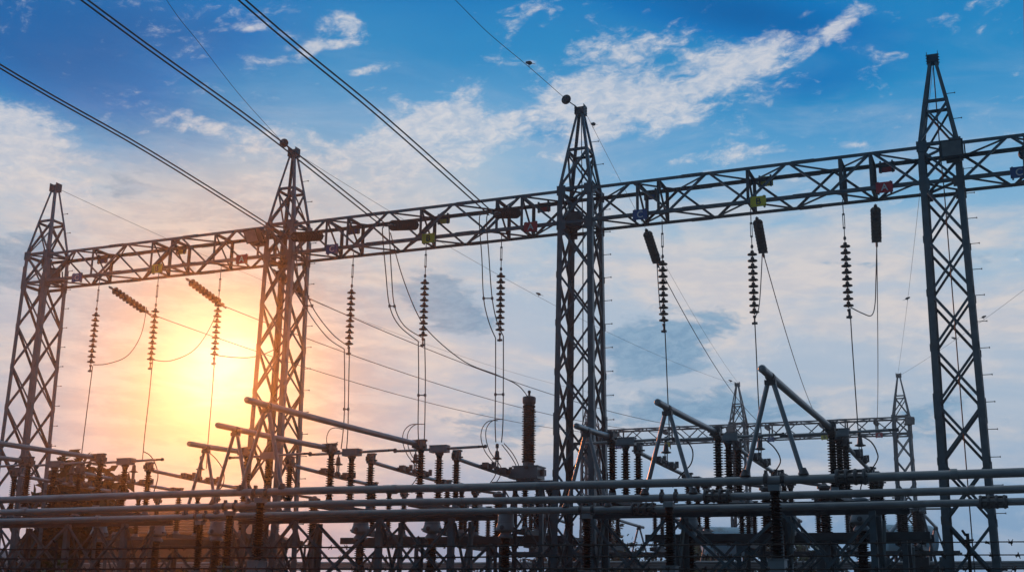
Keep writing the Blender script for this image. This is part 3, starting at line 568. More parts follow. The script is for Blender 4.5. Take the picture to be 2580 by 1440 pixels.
for k, p0, l in (('shieldT2', TP[3], 'thin wire rising from the second tower peak to the top edge'), ('shieldT3', TP[2], 'thin wire rising from the middle tower peak to the top edge, a bird on it')):
    wire('shield_wire', [V(p) for p in WP[k]], .007, l, group=SW)
    q = V(WP[k][0]); d = (V(WP[k][1])-q).normalized()
    t = thing('shield_wire_insulator', f'round black disc insulator where the {l.split(" to the")[0]}', 'insulator', q)
    b = MB(); b.lathe((0, 0, 0), [(.02, -.12), (.05, -.10), (.135, -.05), (.135, -.03), (.06, 0), (.03, .06), (.012, .1)], 16, -d); b.build('disc', DISC, t)
    b = MB(); e = p0+V((0, -.12, .05))-q; b.tube([(0, 0, 0), e], .014, 6); b.tube([(0, 0, 0), d*.22], .018, 6); b.box(d*.16, (.05, .05, .09)); b.build('clamp', CLAMP, t)
JL = {'MA': 'middle bay, red A phase', 'MB': 'middle bay, yellow B phase', 'MC': 'middle bay, blue C phase'}
for c in 'ABC':
    for i in '12':
        sd = 'left' if i == '1' else 'right'
        wire('jumper_cable', [TIPF['M'+c]+V(((-.09 if i == '1' else .05), .12, 0))]+WP[f'jump{c}{i}'], .014, f'{sd} jumper of the pair curving down from the line end, {JL["M"+c]}', group='twin jumpers of the middle bay')
        wire('dropper_cable', WP[f'drop{c}{i}'], .014, f'{sd} vertical dropper wire of the pair, {JL["M"+c]}', group='twin droppers of the middle bay')
        if c != 'C': wire('bonding_cable', WP[f'loop{c}{i}'], .012, f'{"outer" if i == "1" else "inner"} looped bonding cable at the dropper foot, {JL["M"+c]}', group='looped bonding cables')
    a, b_ = [V(p) for p in WP[f'drop{c}1']], [V(p) for p in WP[f'drop{c}2']]
    for nm, tt in (('upper', .38),):
        p, q = lerp(a[1], a[2], tt), lerp(b_[1], b_[2], tt); m = MB(); m.tube([p-p, q-p], .016, 6); m.box((0, 0, 0), (.05, .05, .07)); m.box(q-p, (.05, .05, .07))
        o = m.build('spacer_bar', CLAMP); o.location = p; tag(o, f'short spacer bar joining the twin droppers, {JL["M"+c]}', 'spacer', 'dropper spacers')
    a, b_ = [V(p) for p in WP[f'jump{c}1']], [V(p) for p in WP[f'jump{c}2']]
    p, q = a[2], b_[2]; m = MB(); m.tube([p-p, q-p], .016, 6); m.box((0, 0, 0), (.05, .05, .07)); m.box(q-p, (.05, .05, .07))
    o = m.build('spacer_bar', CLAMP); o.location = p; tag(o, f'short spacer bar joining the twin curved jumpers, {JL["M"+c]}', 'spacer', 'jumper spacers')
wire('bonding_cable', WP['loopC1'], .012, 'looped bonding cable under the golden tube, blue C phase of the middle bay', group='looped bonding cables')
for i in '12': wire('lead_cable', WP[f'cvtdropA{i}'], .012, f'{"left" if i == "1" else "right"} slanting lead from the red A droppers to the grey tank', group='leads to the transformer tank')
wire('lead_cable', WP['cvt_lead'], .013, 'long single wire sagging from the yellow B line end to the tall bushing top')
for b_, nm in (('R', 'right bay'), ('L', 'left bay')):
    for c in 'ABC':
        wire('dropper_cable', WP[f'drop{b_}{c}'], .014, f'single vertical dropper below the {CN[c]} {c} string of the {nm}', group='single droppers')
        wire('jumper_cable', WP[f'jump{b_}{c}'], .013, f'jumper looping across to the {CN[c]} {c} string of the {nm}', group='jumpers to the hanging strings')
for k, l in (('leadLB', 'curved lead beside the yellow B dropper of the left bay'), ('leadLA', 'curved lead hanging under the golden tube of the left bay'), ('leadRC', 'curved lead by the blue C dropper of the right bay'), ('leadRB', 'curved lead by the yellow B dropper of the right bay'), ('leadRA', 'curved lead by the red A dropper of the right bay')):
    wire('lead_cable', WP[k], .016, l, group='curved leads at the rear tubes')

# ------------------------------------------------------------------ insulator columns
def column(hgt, rc, rs, pitch, n=14):
    prof = [(rc*1.25, 0), (rc*1.25, .05), (rc, .06)]; z = .075
    i = 0
    while z+pitch < hgt-.05:
        r = rs if i % 2 == 0 else rs*.93
        prof += [(rc, z), (r, z+pitch*.22), (r, z+pitch*.34), (rc, z+pitch*.62)]; z += pitch; i += 1
    return prof+[(rc, hgt-.06), (rc*1.2, hgt-.05), (rc*1.2, hgt), (.01, hgt)]
PH = {'A': 0, 'B': 1, 'C': 2}
BX = {'R': (-3.52, -5.82, -8.10), 'M': (-12.64, -14.98, -17.32), 'L': (-21.75, -24.1, -26.4)}
YB = (18.7, 21.1, 23.3); ZBUS = 2.03+H
MIR = 70.7                                # the yard repeats mirrored about y = 35.35
def make_post():
    t = thing('post_insulator', '', 'insulator', (0, 0, 0), 'post insulators carrying the bus tubes')
    b = MB(); b.lathe((0, 0, 0), column(1.0, .062, .10, .047), 16); b.build('shed_column', PORC, t)
    b = MB(); b.box((0, 0, 1.04), (.17, .17, .09)); b.build('cap', GREYP, t, False)
    for s in (-1, 1):
        b = MB(); b.lathe((s*.125, 0, 1.178), [(.07, -.03), (.088, -.03), (.088, .03), (.07, .03)], 14, (1, 0, 0)); b.box((s*.125, 0, 1.10), (.05, .10, .06)); b.box((s*.125, 0, 1.285), (.04, .07, .05)); b.build('tube_clamp', CLAMP, t)
    b = MB(); b.box((0, 0, -.11), (.24, .24, .20)); b.box((0, 0, -.005), (.28, .28, .012)); b.build('base_box', GREYP, t, False)
    b = MB()
    for sx in (-1, 1):
        for sy in (-1, 1): b.ang((sx*.13, sy*.13, -.21), (sx*.20, sy*.20, -.85-H), (-sx, 0, 0), (0, -sy, 0), .07, .008)
    for i in range(4):
        z0, z1 = -.25-i*.7, -.95-i*.7
        for s in (-1, 1): b.bar((-.14, s*.14, z0), (.17, s*.15, z1), .04, .006, (0, 1, 0)); b.bar((s*.14, .14, z0), (s*.15, -.17, z1), .006, .04, (0, 1, 0))
    b.build('support_column', STEEL, t, False)
    return t
pp = make_post(); used = 0
ROWN = ('nearest bus tube', 'middle bus tube', 'third bus tube')
for bay in 'RML':
    for i in range(3):
        put_copy(pp, used, (BX[bay][i], YB[i], .855+H), f'dark post under the {ROWN[i]}, {"in front of the right bay" if bay == "R" else "in the red glare of the middle bay" if bay == "M" else "at the far left"}'); used += 1
        if bay != 'L': put_copy(pp, used, (BX[bay][i], MIR-YB[i], .855+H), f'small distant post under the far {ROWN[i]}, {BAYT[bay]}', 'post insulators of the far busbars')
# bus tubes
COUP = {0: (-2.35,), 1: (-4.92,), 2: (-6.9, -.55)}
def bus(y, label, grp, coups=(), xa=-52, xb=9):
    t = thing('busbar_tube', label, 'busbar', (0, y, ZBUS), grp)
    b = MB(); xs = [xa+i*(xb-xa)/24 for i in range(25)]
    b.tube([(x, 0, .018*math.sin(x*.35)) for x in xs], .066, 14); b.build('tube', ALU, t)
    for x in coups:
        b = MB()
        for k in range(4): b.lathe((x-.24+k*.13, 0, 0), [(.072, -.03), (.115, -.025), (.125, 0), (.115, .025), (.072, .03)], 14, (1, 0, 0))
        for a in range(6):
            u = a*math.pi/3; b.tube([(x-.27, .098*math.cos(u), .098*math.sin(u)), (x+.2, .098*math.cos(u), .098*math.sin(u))], .022, 6)
        b.build('expansion_coupler', CLAMP, t)
    for x in (xa+6.4, -21.4, -10.9, -1.9):
        b = MB(); b.lathe((x+y*.05, 0, 0), [(.072, -.05), (.079, -.045), (.079, .045), (.072, .05)], 14, (1, 0, 0)); b.build('weld_sleeve', ALU, t)
    return t
for i in range(3): bus(YB[i], ('nearest of the three long horizontal bus tubes, uppermost in the picture', 'middle of the three long horizontal bus tubes', 'third long horizontal bus tube, lowest of the three in the picture')[i], 'long busbar tubes', COUP[i])
for i in range(3): bus(MIR-YB[i], ('far horizontal bus tube at the bottom edge, lowest of the far three', 'middle far horizontal bus tube at the bottom edge', 'far horizontal bus tube at the bottom edge, uppermost of the far three')[2-i], 'far busbar tubes', (-1.2,) if i == 0 else ())
# A-frames
def make_aframe():
    t = thing('a_frame_riser', '', 'a-frame', (0, 0, 0), 'a-frames standing on the bus tubes')
    for s in (-1, 1):
        b = MB(); b.tube([(s*.425, 0, .05), (s*.05, 0, 1.44)], .038, 10); b.build('leg', ALU, t)
        b = MB(); b.lathe((s*.437, 0, .015), [(.05, .03), (.085, .045), (.045, .13), (.042, .14)], 10); b.build('foot', CLAMP, t)
    b = MB(); b.box((0, 0, 1.47), (.17, .12, .07)); b.lathe((0, -.06, 1.56), [(.061, 0), (.075, 0), (.075, .12), (.061, .12)], 12, (0, 1, 0)); b.build('saddle', CLAMP, t)
    return t
pa = make_aframe(); used = 0
ZTUBE = 1.55+2.03+H
for bay in 'RML':
    for i in range(3):
        put_copy(pa, used, (BX[bay][i], YB[i], ZBUS), f'tall pipe a-frame on the {ROWN[i]} in the {BAYT[bay]}'); used += 1
        if bay != 'L': put_copy(pa, used, (BX[bay][i], MIR-YB[i], ZBUS), f'small distant pipe a-frame on the far {ROWN[i]}, {BAYT[bay]}', 'a-frames on the far bus tubes', math.pi)
# riser tubes along +y
def rtube(x, y0, y1, z0, z1, r, label, grp, cap=True):
    t = thing('riser_tube', label, 'bus tube', (x, y0, z0), grp); s = 1 if y1 > y0 else -1; L = y1-y0; dz = z1-z0
    b = MB(); b.tube([(0, i*L/8, dz*i/8-.012*math.sin(math.pi*i/8)) for i in range(9)], r, 14); b.build('tube', ALU, t)
    if cap: b = MB(); b.lathe((0, 0, 0), [(r*1.03, .03*s), (r*1.03, -.01*s), (r*.8, -.04*s), (.01, -.05*s)], 14, (0, 1, 0)); b.build('end_cap', ALU, t)
    b = MB(); b.box((0, L-.05*s, dz), (r*3.2, .16, r*3.0)); b.box((0, L-.15*s, dz+.02), (r*4.4, .05, r*1.6)); b.build('end_clamp', CLAMP, t)
    return t
for bay in 'RML':
    for i in range(3):
        c = 'ABC'[i]; y0 = YB[i]-.62
        rtube(BX[bay][i], y0, 24.78, ZTUBE+.02, 3.68+H, .06, f'{("longest", "middle", "shortest")[i]} riser tube from the {ROWN[i]} to its switch, {BAYT[bay]}', 'riser tubes from the bus tubes')
        if bay != 'L': rtube(BX[bay][i], MIR-y0, MIR-24.78, ZTUBE+.02, 3.68+H, .06, f'small distant riser tube above the far {ROWN[i]}, {BAYT[bay]}', 'riser tubes of the far busbars')
        rtube(BX[bay][i], 27.0, 31.0, 3.60+H, 3.52+H, .048, f'rear tube passing under the gantry, {CN[c]} {c} phase of the {BAYT[bay]}', 'rear tubes under the gantry', False)

# ------------------------------------------------------------------ disconnect switches
PM = MB(); PM.lathe((0, 0, 0), column(1.06, .060, .108, .056), 16); PMESH = PM.mesh('post', PORC)
def make_switch(closed):
    t = thing('disconnect_switch', '', 'switch', (0, 0, 0), '')
    b = MB(); b.box((-.09, 0, -.07), (.07, 2.5, .13)); b.box((.09, 0, -.07), (.07, 2.5, .13))
    for y in (-1.2, -.4, .4, 1.2): b.box((0, y, -.08), (.11, .06, .09))
    b.build('base_channel', STEEL2, t, False)
    for y in (-.95, 0, .95):
        o = bpy.data.objects.new('post', PMESH); COL.objects.link(o); o.parent = t; o.location = (0, y, .09)
        b = MB(); b.lathe((0, y, 0), [(.12, 0), (.12, .03), (.085, .04), (.085, .09)], 12); b.build('flange', GREYP, o).location = (0, -y, -.09)
    for y, s in ((-.95, -1), (.95, 1)):
        b = MB(); b.box((0, y, 1.245), (.17, .16, .21)); b.box((.02, y, 1.37), (.21, .12, .04)); b.box((-.05, y-s*.10, 1.25), (.03, .12, .10)); b.box((.05, y-s*.10, 1.25), (.03, .12, .10))
        b.box((0, y+s*.12, 1.20), (.06, .14, .07)); b.tube([(-.16, y+s*.05, 1.22), (.14, y+s*.05, 1.22)], .022, 6); b.lathe((.0, y, 1.15), [(.09, 0), (.09, .03), (.06, .05)], 10)
        b.build('jaw_terminal', CLAMP, t, False)
    b = MB(); b.lathe((0, 0, 1.14), [(.075, 0), (.10, .03), (.10, .06), (.06, .09), (.05, .12)], 12); b.build('rotor_bearing', CLAMP, t)
    b = MB(); b.box((0, 0, 1.29), (.44, .20, .155)); b.box((0, 0, 1.372), (.46, .22, .014)); b.box((0, -.104, 1.29), (.30, .008, .09)); g_ = b.build('gear_box', GREYP, t, False)
    d = (0, 1, 0) if closed else (1, 0, 0); d = V(d)
    b = MB(); L = .93 if closed else 1.14
    b.tube([d*-(L-.12)+V((0, 0, 1.285)), V((0, 0, 1.295)), d*(L-.12)+V((0, 0, 1.313))], .032, 10)
    bl = b.build('blade', ALU, t)
    for s in (-1, 1):
        b = MB(); c = d*s*(L-.04)+V((0, 0, 1.295+(.018 if s > 0 else -.01)))
        b.box(c, (.20, .07, .045) if not closed else (.07, .20, .045)); b.box(c+d*s*.07, (.05, .05, .075)); b.build('contact', CLAMP, bl, False)
    if closed: g_.rotation_euler = (0, 0, math.pi/2)
    return t
so_, sc_ = make_switch(False), make_switch(True); u1 = u2 = 0
G1, G3, G4 = 'open disconnect switches of the front row', 'closed disconnect switches of the second row', 'small switches of the far row'
for bay in 'RML':
    for i in range(3):
        c = 'ABC'[i]; x = BX[bay][i]
        put_copy(so_, u1, (x, 25.88, 2.42+H), f'open three-post switch, blade turned sideways, {CN[c]} {c} phase, {BAYT[bay]}', G1); u1 += 1
        put_copy(sc_, u2, (x, 32.2, 2.22+H), f'closed switch at the rear tube end, {CN[c]} {c} phase, {BAYT[bay]}', G3); u2 += 1
        if bay != 'L':
            put_copy(so_, u1, (x, MIR-25.88, 2.42+H), f'small open switch far behind, {CN[c]} {c} phase, {BAYT[bay]}', G4, math.pi)
            put_copy(sc_, u2, (x, MIR-32.2, 2.22+H), f'small closed switch behind the bell heads, {CN[c]} {c} phase, {BAYT[bay]}', G4)
# support tables
def table(cx, cy, label, grp, half=3.55, dy=.62, top=2.27, bh=.17):
    t = thing('support_table', label, 'steel table', (cx, cy, 0), grp); z = top+H
    for s in (-1, 1):
        b = MB(); b.box((0, s*dy, z-bh/2), (half*2, .012, bh)); b.box((0, s*dy-s*.04, z+.004), (half*2, .09, .012)); b.box((0, s*dy-s*.04, z-bh+.006), (half*2, .09, .012)); b.build('beam', STEEL2, t, False)
    for k in range(5): b = MB(); b.box((-half+.1+k*(half*2-.2)/4, 0, z-.05), (.08, dy*2-.03, .08)); b.build('cross_beam', STEEL2, t, False)
    lx = (-half+.55, -half*.33, half*.33, half-.55)
    for x in lx:
        for s in (-1, 1):
            b = MB(); b.ang((x, s*dy*.9, 0), (x, s*dy*.9, z-.19), (1 if x < 0 else -1, 0, 0), (0, -s, 0), .13, .012); b.build('leg', STEEL, t, False)
    for s in (-1, 1):
        b = MB()
        for x0, x1 in ((lx[0], lx[1]), (lx[1], lx[2]), (lx[2], lx[3])):
            for za, zb in ((z-.25, z-2.3), (z-2.35, .2)):
                y = s*(dy*.9+.012)
                b.ang((x0, y, za), (x1, y, zb), (0, 0, 1), (0, -s, 0), .085, .009); b.ang((x1, y+s*.014, za), (x0, y+s*.014, zb), (0, 0, 1), (0, -s, 0), .085, .009)
        if bh > .1: b.bar((lx[0], s*dy*.9, z-2.32), (lx[3], s*dy*.9, z-2.32), .06, .06)
        b.build('cross_bracing', STEEL, t, False)
    for x in lx:
        b = MB()
        b.ang((x, -dy*.85, z-.3), (x, dy*.85, z-2.2), (1, 0, 0), (0, 1, 1), .07, .008); b.ang((x+.012, dy*.85, z-.3), (x+.012, -dy*.85, z-2.2), (1, 0, 0), (0, -1, 1), .07, .008)
        b.build('end_bracing', STEEL, t, False)
    return t
for bay in 'RML':
    cx = BX[bay][1]
    table(cx, 25.88, f'long braced steel table under the front switches, {BAYT[bay]}', 'steel tables under the switches')
    table(cx, 32.2, f'dark steel table under the second switches, {BAYT[bay]}', 'steel tables under the switches', top=2.07)
    if bay != 'L':
        table(cx, MIR-25.88, f'distant steel table under the far switches of the {BAYT[bay]}', 'steel tables of the far row', bh=.09)

# ------------------------------------------------------------------ tie-down insulators on the rear tubes
def make_tie():
    t = thing('tie_insulator', '', 'insulator', (0, 0, 0), 'single-disc tie insulators on the rear tubes')
    b = MB(); b.lathe((0, 0, 0), [(.03, .42), (.045, .40), (.045, .32), (.02, .30), (.02, .24)], 8); b.lathe((0, 0, .02), [(.03, .22), (.05, .20), (.06, .10), (.07, .04)], 10); b.build('socket', CLAMP, t)
    b = MB(); b.lathe((0, 0, 0), [(.05, .075), (.09, .06), (.125, .045), (.128, .03), (.09, .02), (.05, .01)], 18); b.build('disc', DISC, t)
    b = MB(); b.box((-.028, 0, -.10), (.016, .05, .24)); b.box((.028, 0, -.10), (.016, .05, .24)); b.lathe((0, -.05, -.22), [(.049, 0), (.066, 0), (.066, .1), (.049, .1)], 12, (0, 1, 0))
    b.build('hanger', CLAMP, t, False)
    for k, y in ((0, -.62), (1, .52)):
        b = MB()
        for j in range(4): b.lathe((0, y+j*.06, -.22), [(.05, 0), (.082, .008), (.082, .03), (.05, .045)], 12, (0, 1, 0))
        b.box((0, y-.1, -.22), (.15, .10, .15)); b.box((.0, y-.18, -.24), (.19, .05, .08)); b.box((.05, y+.28, -.17), (.08, .06, .16)); b.build('flexible_connector', CLAMP, t, False)
    return t
pt = make_tie(); used = 0
for bay in 'RML':
    for i in range(3):
        c = 'ABC'[i]; put_copy(pt, used, (BX[bay][i]+(.05 if bay != 'M' else .12), GY, 3.82+H), f'single-disc tie insulator at the dropper foot, {CN[c]} {c} phase, {BAYT[bay]}'); used += 1

# ------------------------------------------------------------------ current transformers
def make_ct():
    t = thing('current_transformer', '', 'transformer', (0, 0, 0), 'current transformers behind the front switches')
    b = MB(); b.lathe((0, 0, 0), [(.10, 0), (.13, .01), (.255, .06), (.265, .10), (.24, .18), (.215, .24), (.205, .27), (.205, .56), (.19, .60), (.14, .625), (.01, .63)], 22)
    b.lathe((0, 0, .262), [(.205, 0), (.216, .004), (.216, .018), (.205, .022)], 22); b.build('head', GREYP, t)
    b = MB(); b.box((.24, 0, .12), (.10, .14, .05)); b.box((-.24, 0, .12), (.10, .14, .05)); b.lathe((.0, -.24, .13), [(.06, -.02), (.06, .02), (.02, .03)], 10, (0, -1, 0)); b.build('terminal', CLAMP, t, False)
    b = MB(); b.lathe((0, 0, -.13), [(.17, 0), (.19, .02), (.19, .05), (.13, .13)], 16); b.build('collar', GREYP, t)
    b = MB(); b.lathe((0, 0, -1.35), column(1.22, .10, .155, .055), 16); b.build('shed_column', PORC, t)
    b = MB(); b.box((0, 0, -1.5), (.5, .5, .3)); b.box((.31, 0, -1.5), (.12, .3, .22)); b.build('base_box', GREYP, t, False)
    b = MB(); zb = -2.12-H
    for sx in (-1, 1):
        for sy in (-1, 1): b.ang((sx*.25, sy*.25, zb), (sx*.25, sy*.25, -1.65), (-sx, 0, 0), (0, -sy, 0), .08, .009)
    for s in (-1, 1):
        for q in (-1, 1): b.bar((-.24*q, s*.24, zb+.3), (.24*q, s*.24, -1.7), .05, .006, (0, 1, 0)); b.bar((s*.24, -.24*q, zb+.3), (s*.24, .24*q, -1.7), .006, .05, (0, 1, 0))
    b.build('support_column', STEEL, t, False)
    return t
pc = make_ct(); used = 0
CTX = {'R': (-3.62, -5.30, -7.68), 'M': (-12.5, -14.6, -16.75), 'L': (-21.4, -23.5, -25.6)}
for bay in 'RML':
    for i in range(3):
        c = 'ABC'[i]; put_copy(pc, used, (CTX[bay][i], 29.6, (2.12 if bay != 'R' or i else 2.2)-.40+.3+H-.0), f'grey bell-shaped head on a dark column, {CN[c]} {c} phase, {BAYT[bay]}'); used += 1

# ------------------------------------------------------------------ tall voltage transformer on its stand
t = thing('voltage_transformer', 'tall dark ribbed bushing on a grey box tank, left of the middle tower', 'transformer', (-12.05, 30, 0))
b = MB(); b.lathe((0, 0, 3.86+H), column(1.50, .14, .19, .062), 20); b.build('bushing', PORC, t)
b = MB(); b.lathe((0, 0, 5.34+H), [(.135, 0), (.14, .05), (.155, .06), (.175, .09), (.18, .22), (.165, .25), (.08, .275), (.03, .29), (.03, .36), (.045, .37), (.04, .42), (.01, .43)], 20); b.build('top_cap', CLAMP, t)
b = MB(); b.lathe((0, 0, 3.73+H), [(.17, 0), (.17, .02), (.15, .03), (.15, .13)], 18); b.build('neck', CONC, t)
b = MB(); b.box((.02, 0, 3.57+H), (.66, .56, .30)); b.box((.02, 0, 3.735+H), (.72, .62, .03)); b.box((-.0, 0, 3.40+H), (.50, .46, .07))
for k in range(5): b.box((-.26+k*.14, -.285, 3.44+H), (.02, .03, .09))
b.build('tank', GREYP, t, False)
b = MB(); b.box((-.385, -.02, 3.56+H), (.16, .42, .25)); b.box((-.385, -.235, 3.56+H), (.12, .01, .2)); b.build('terminal_box', GREYP, t, False)
b = MB(); b.lathe((.06, -.30, 3.70+H), [(.05, 0), (.05, .03), (.03, .035), (.01, .04)], 8, (0, -1, 0)); b.box((.06, -.3, 3.70+H), (.09, .02, .09)); b.box((.42, 0, 3.58+H), (.10, .18, .16)); b.build('gauge', CLAMP, t, False)
b = MB(); b.box((0, 0, 3.31+H), (1.7, .9, .05)); b.box((0, -.42, 3.24+H), (1.5, .06, .12)); b.box((0, .42, 3.24+H), (1.5, .06, .12)); b.build('platform', STEEL2, t, False)
for sx in (-1, 1):
    for sy in (-1, 1): b = MB(); b.ang((sx*.56, sy*.40, 0), (sx*.56, sy*.40, 3.28+H), (-sx, 0, 0), (0, -sy, 0), .10, .01); b.build('leg', STEEL, t, False)
b = MB()
for za, zb in ((3.15+H, 1.55+H), (1.5+H, .1)):
    for s in (-1, 1):
        for q in (-1, 1):
            b.ang((-.54*q, s*(.41+.012*(q > 0)), za), (.54*q, s*(.41+.012*(q > 0)), zb), (0, 0, 1), (0, -s, 0), .065, .008); b.ang((s*(.57+.012*(q > 0)), -.38*q, za), (s*(.57+.012*(q > 0)), .38*q, zb), (0, 0, 1), (-s, 0, 0), .065, .008)
for s in (-1, 1): b.bar((-.55, s*.41, 1.52+H), (.55, s*.41, 1.52+H), .06, .06)
b.build('leg_bracing', STEEL, t, False)

# ------------------------------------------------------------------ surge arresters
def make_arr():
    t = thing('surge_arrester', '', 'arrester', (0, 0, 0), 'thick surge arresters behind the gantry')
    b = MB(); b.lathe((0, 0, 0), column(1.35, .115, .18, .065), 16); b.build('shed_column', PORC, t)
    b = MB(); b.lathe((0, 0, 1.35), [(.14, 0), (.19, .02), (.19, .08), (.10, .11), (.06, .16), (.01, .17)], 14); b.tube([(0, 0, 1.45), (-.35, 0, 1.50), (-.75, -.2, 1.56)], .04, 8); b.build('top_cap', CLAMP, t)
    b = MB()
    for sx in (-1, 1):
        for sy in (-1, 1): b.ang((sx*.22, sy*.22, -2.0-H), (sx*.18, sy*.18, -.05), (-sx, 0, 0), (0, -sy, 0), .08, .009)
    b.box((0, 0, -.02), (.46, .46, .04)); b.build('stand', STEEL, t, False)
    return t
par = make_arr()
for i, (x, l) in enumerate([(-6.62, 'thick dark arrester behind the right bay, left of the pair'), (-5.06, 'thick dark arrester behind the right bay, right of the pair'), (-14.55, 'thick dark arrester behind the middle bay near the grey tank stand'), (-20.9, 'thick dark arrester in the red glare beside the second tower foot')]):
    put_copy(par, i, (x, 33.9, 2.02+H), l)
t = thing('bushing_post', 'thick dark bushing leaning against a pale pipe, left of the far end tower', 'bushing', (-3.62, 45, 2.1+H))
b = MB(); b.lathe((0, 0, 0), column(1.75, .16, .235, .075), 16); b.build('shed_column', PORC, t)
b = MB(); b.box((0, 0, -.15), (.6, .5, .3)); b.bar((-2.2, 0, -.4), (.6, 0, -.4), .4, .28); b.build('base_box', STEEL2, t, False)
b = MB(); b.tube([(-.1, -.05, 1.7), (-1.0, -.1, .75)], .07, 10); b.build('pipe', TANKW, t)
b = MB(); b.tube([(.15, 0, 1.6), (1.35, 0, -2.0-H)], .05, 8); b.tube([(.0, 0, -.4), (0, 0, -2.1-H)], .14, 8); b.build('strut', STEEL, t)
# ------------------------------------------------------------------ trees and bushes
def leaves(rng, b, clumps, n, size, broad=.55):
    """many separate leaf blades scattered in clumps (centre, radius)"""
    for c, r in clumps:
        c = V(c)
        for _ in range(n):
            d = V((rng.gauss(0, 1), rng.gauss(0, 1), rng.gauss(0, 1))).normalized()
            p = c+d*r*(rng.random()**.45)
            a = V((rng.gauss(0, 1), rng.gauss(0, 1), rng.gauss(0, .7)-.3)).normalized(); u = a.cross(V((rng.gauss(0, 1), rng.gauss(0, 1), 1))).normalized()
            s = size*rng.uniform(.6, 1.3); w = s*broad*.5
            b.quad([p, p+a*s*.4+u*w, p+a*s, p+a*s*.4-u*w])
def tree(seed, x, y, h, cr, label, grp, n=60, size=.35, m=LEAF, nb=9, trunk=.35, low=.35, name='tree'):
    rng = random.Random(seed); t = thing(name, label, 'tree', (x, y, 0), grp)
    b = MB(); lean = V((rng.uniform(-.04, .04)*h, 0, 0)); top = V((0, 0, h*.86))+lean
    b.tube([(0, 0, 0), lean*.3+V((0, 0, h*.3)), lean*.7+V((0, 0, h*.6)), top], [h*.022, h*.017, h*.011, h*.003], 7)
    cl = []
    for i in range(nb):
        f = low+(0.92-low)*(i+rng.random()*.7)/nb; a = rng.uniform(0, 6.28)+i*2.4; L = cr*rng.uniform(.55, 1.0)*(1-.55*max(0, f-.55)/.45)
        p = V((0, 0, h*f*.86))+lean*f; q = p+V((math.cos(a)*L, math.sin(a)*L, h*.10*rng.uniform(.3, 1.6))); mid = lerp(p, q, .5)+V((0, 0, -.03*h*rng.random()))
        b.tube([p, mid, q], [h*.008, h*.005, h*.002], 5)
        cl.append((q, cr*rng.uniform(.25, .42))); cl.append((mid, cr*rng.uniform(.18, .3)))
        for _ in range(2):
            q2 = mid+V((rng.gauss(0, .35)*cr, rng.gauss(0, .35)*cr, rng.uniform(0, .25)*cr)); b.tube([mid, q2], [h*.004, h*.0015], 4); cl.append((q2, cr*rng.uniform(.18, .32)))
    cl.append((top, cr*.3))
    b.build('trunk', BARK, t)
    b = MB(); leaves(rng, b, cl, n, size); o = b.build('crown', m, t, False)
    return t
tree(3, -30.6, 34.5, 8.2, 1.6, 'broad-leaved dark tree silhouetted behind the left bay', 'trees behind the switchyard', 34, .46, LEAF2, 15, low=.58)
tree(4, -33.4, 36, 6.2, 1.0, 'thin-leaved tree left of the broad-leaved tree, behind the leftmost tower', 'trees behind the switchyard', 30, .42, LEAF2, 11, low=.55)
FT = [(-31.5, 86, 6.4, 2.8, 'low bushy tree between the second tower and the middle bay, far back'), (-27.0, 84, 7.4, 3.2, 'green rounded tree under the middle bay, far back'), (-23.6, 88, 6.6, 3.0, 'dark tree seen below the grey transformer heads of the middle bay'), (-20.2, 85, 6.3, 3.0, 'tree with gaps showing sky, under the grey tank stand'), (-17.2, 90, 6.7, 2.6, 'small green tree just left of the near middle tower foot'), (-14.6, 88, 6.2, 2.5, 'small green tree right of the near middle tower foot'), (-57, 76, 6.8, 4.0, 'dark tree behind the roofed house, far left'), (-64, 74, 7.0, 4.0, 'dark tree at the far left behind the pale building'), (-36.5, 82, 5.8, 3.2, 'dark tree hidden behind the red glare of the left bay'), (-50, 66, 5.4, 3.2, 'dark tree in front of the roofed house'), (-44, 64, 5.2, 3.4, 'dark tree right of the roofed house')]
for i, (x, y, h, cr, l) in enumerate(FT): tree(20+i, x, y, h*(1.32 if x > -33 else 1.0), cr, l, 'trees behind the switchyard', 70, .40, LEAF if i % 2 else LEAF2, 12, low=.2)
def bush(seed, x, y, h, cr, label, n=60, size=.12):
    rng = random.Random(seed); t = thing('bush', label, 'bush', (x, y, 0), 'bushes at the lower left'); b = MB(); cl = []
    for i in range(8):
        a = i*.8+rng.random(); q = V((math.cos(a)*cr*rng.uniform(.3, 1), math.sin(a)*cr*.6, h*rng.uniform(.6, 1.0))); b.tube([(0, 0, 0), lerp((0, 0, 0), q, .5)+V((0, 0, h*.1)), q], [.03, .018, .006], 5)
        cl += [(q, cr*.32), (lerp((0, 0, h*.3), q, .65), cr*.34)]
    b.build('stem', BARK, t); b = MB(); leaves(rng, b, cl, n, size, .38); b.build('foliage', LEAF, t, False)
bush(1, -13.6, 13.8, 3.05, 1.0, 'leafy dark green bush at the lower left corner', 150)
bush(2, -12.0, 14.2, 2.85, .8, 'second leafy bush right of the corner bush, lower left', 120)
bush(5, -11.9, 16.4, 2.95, .8, 'sparse leafy bush in the red glare at the lower left', 80)

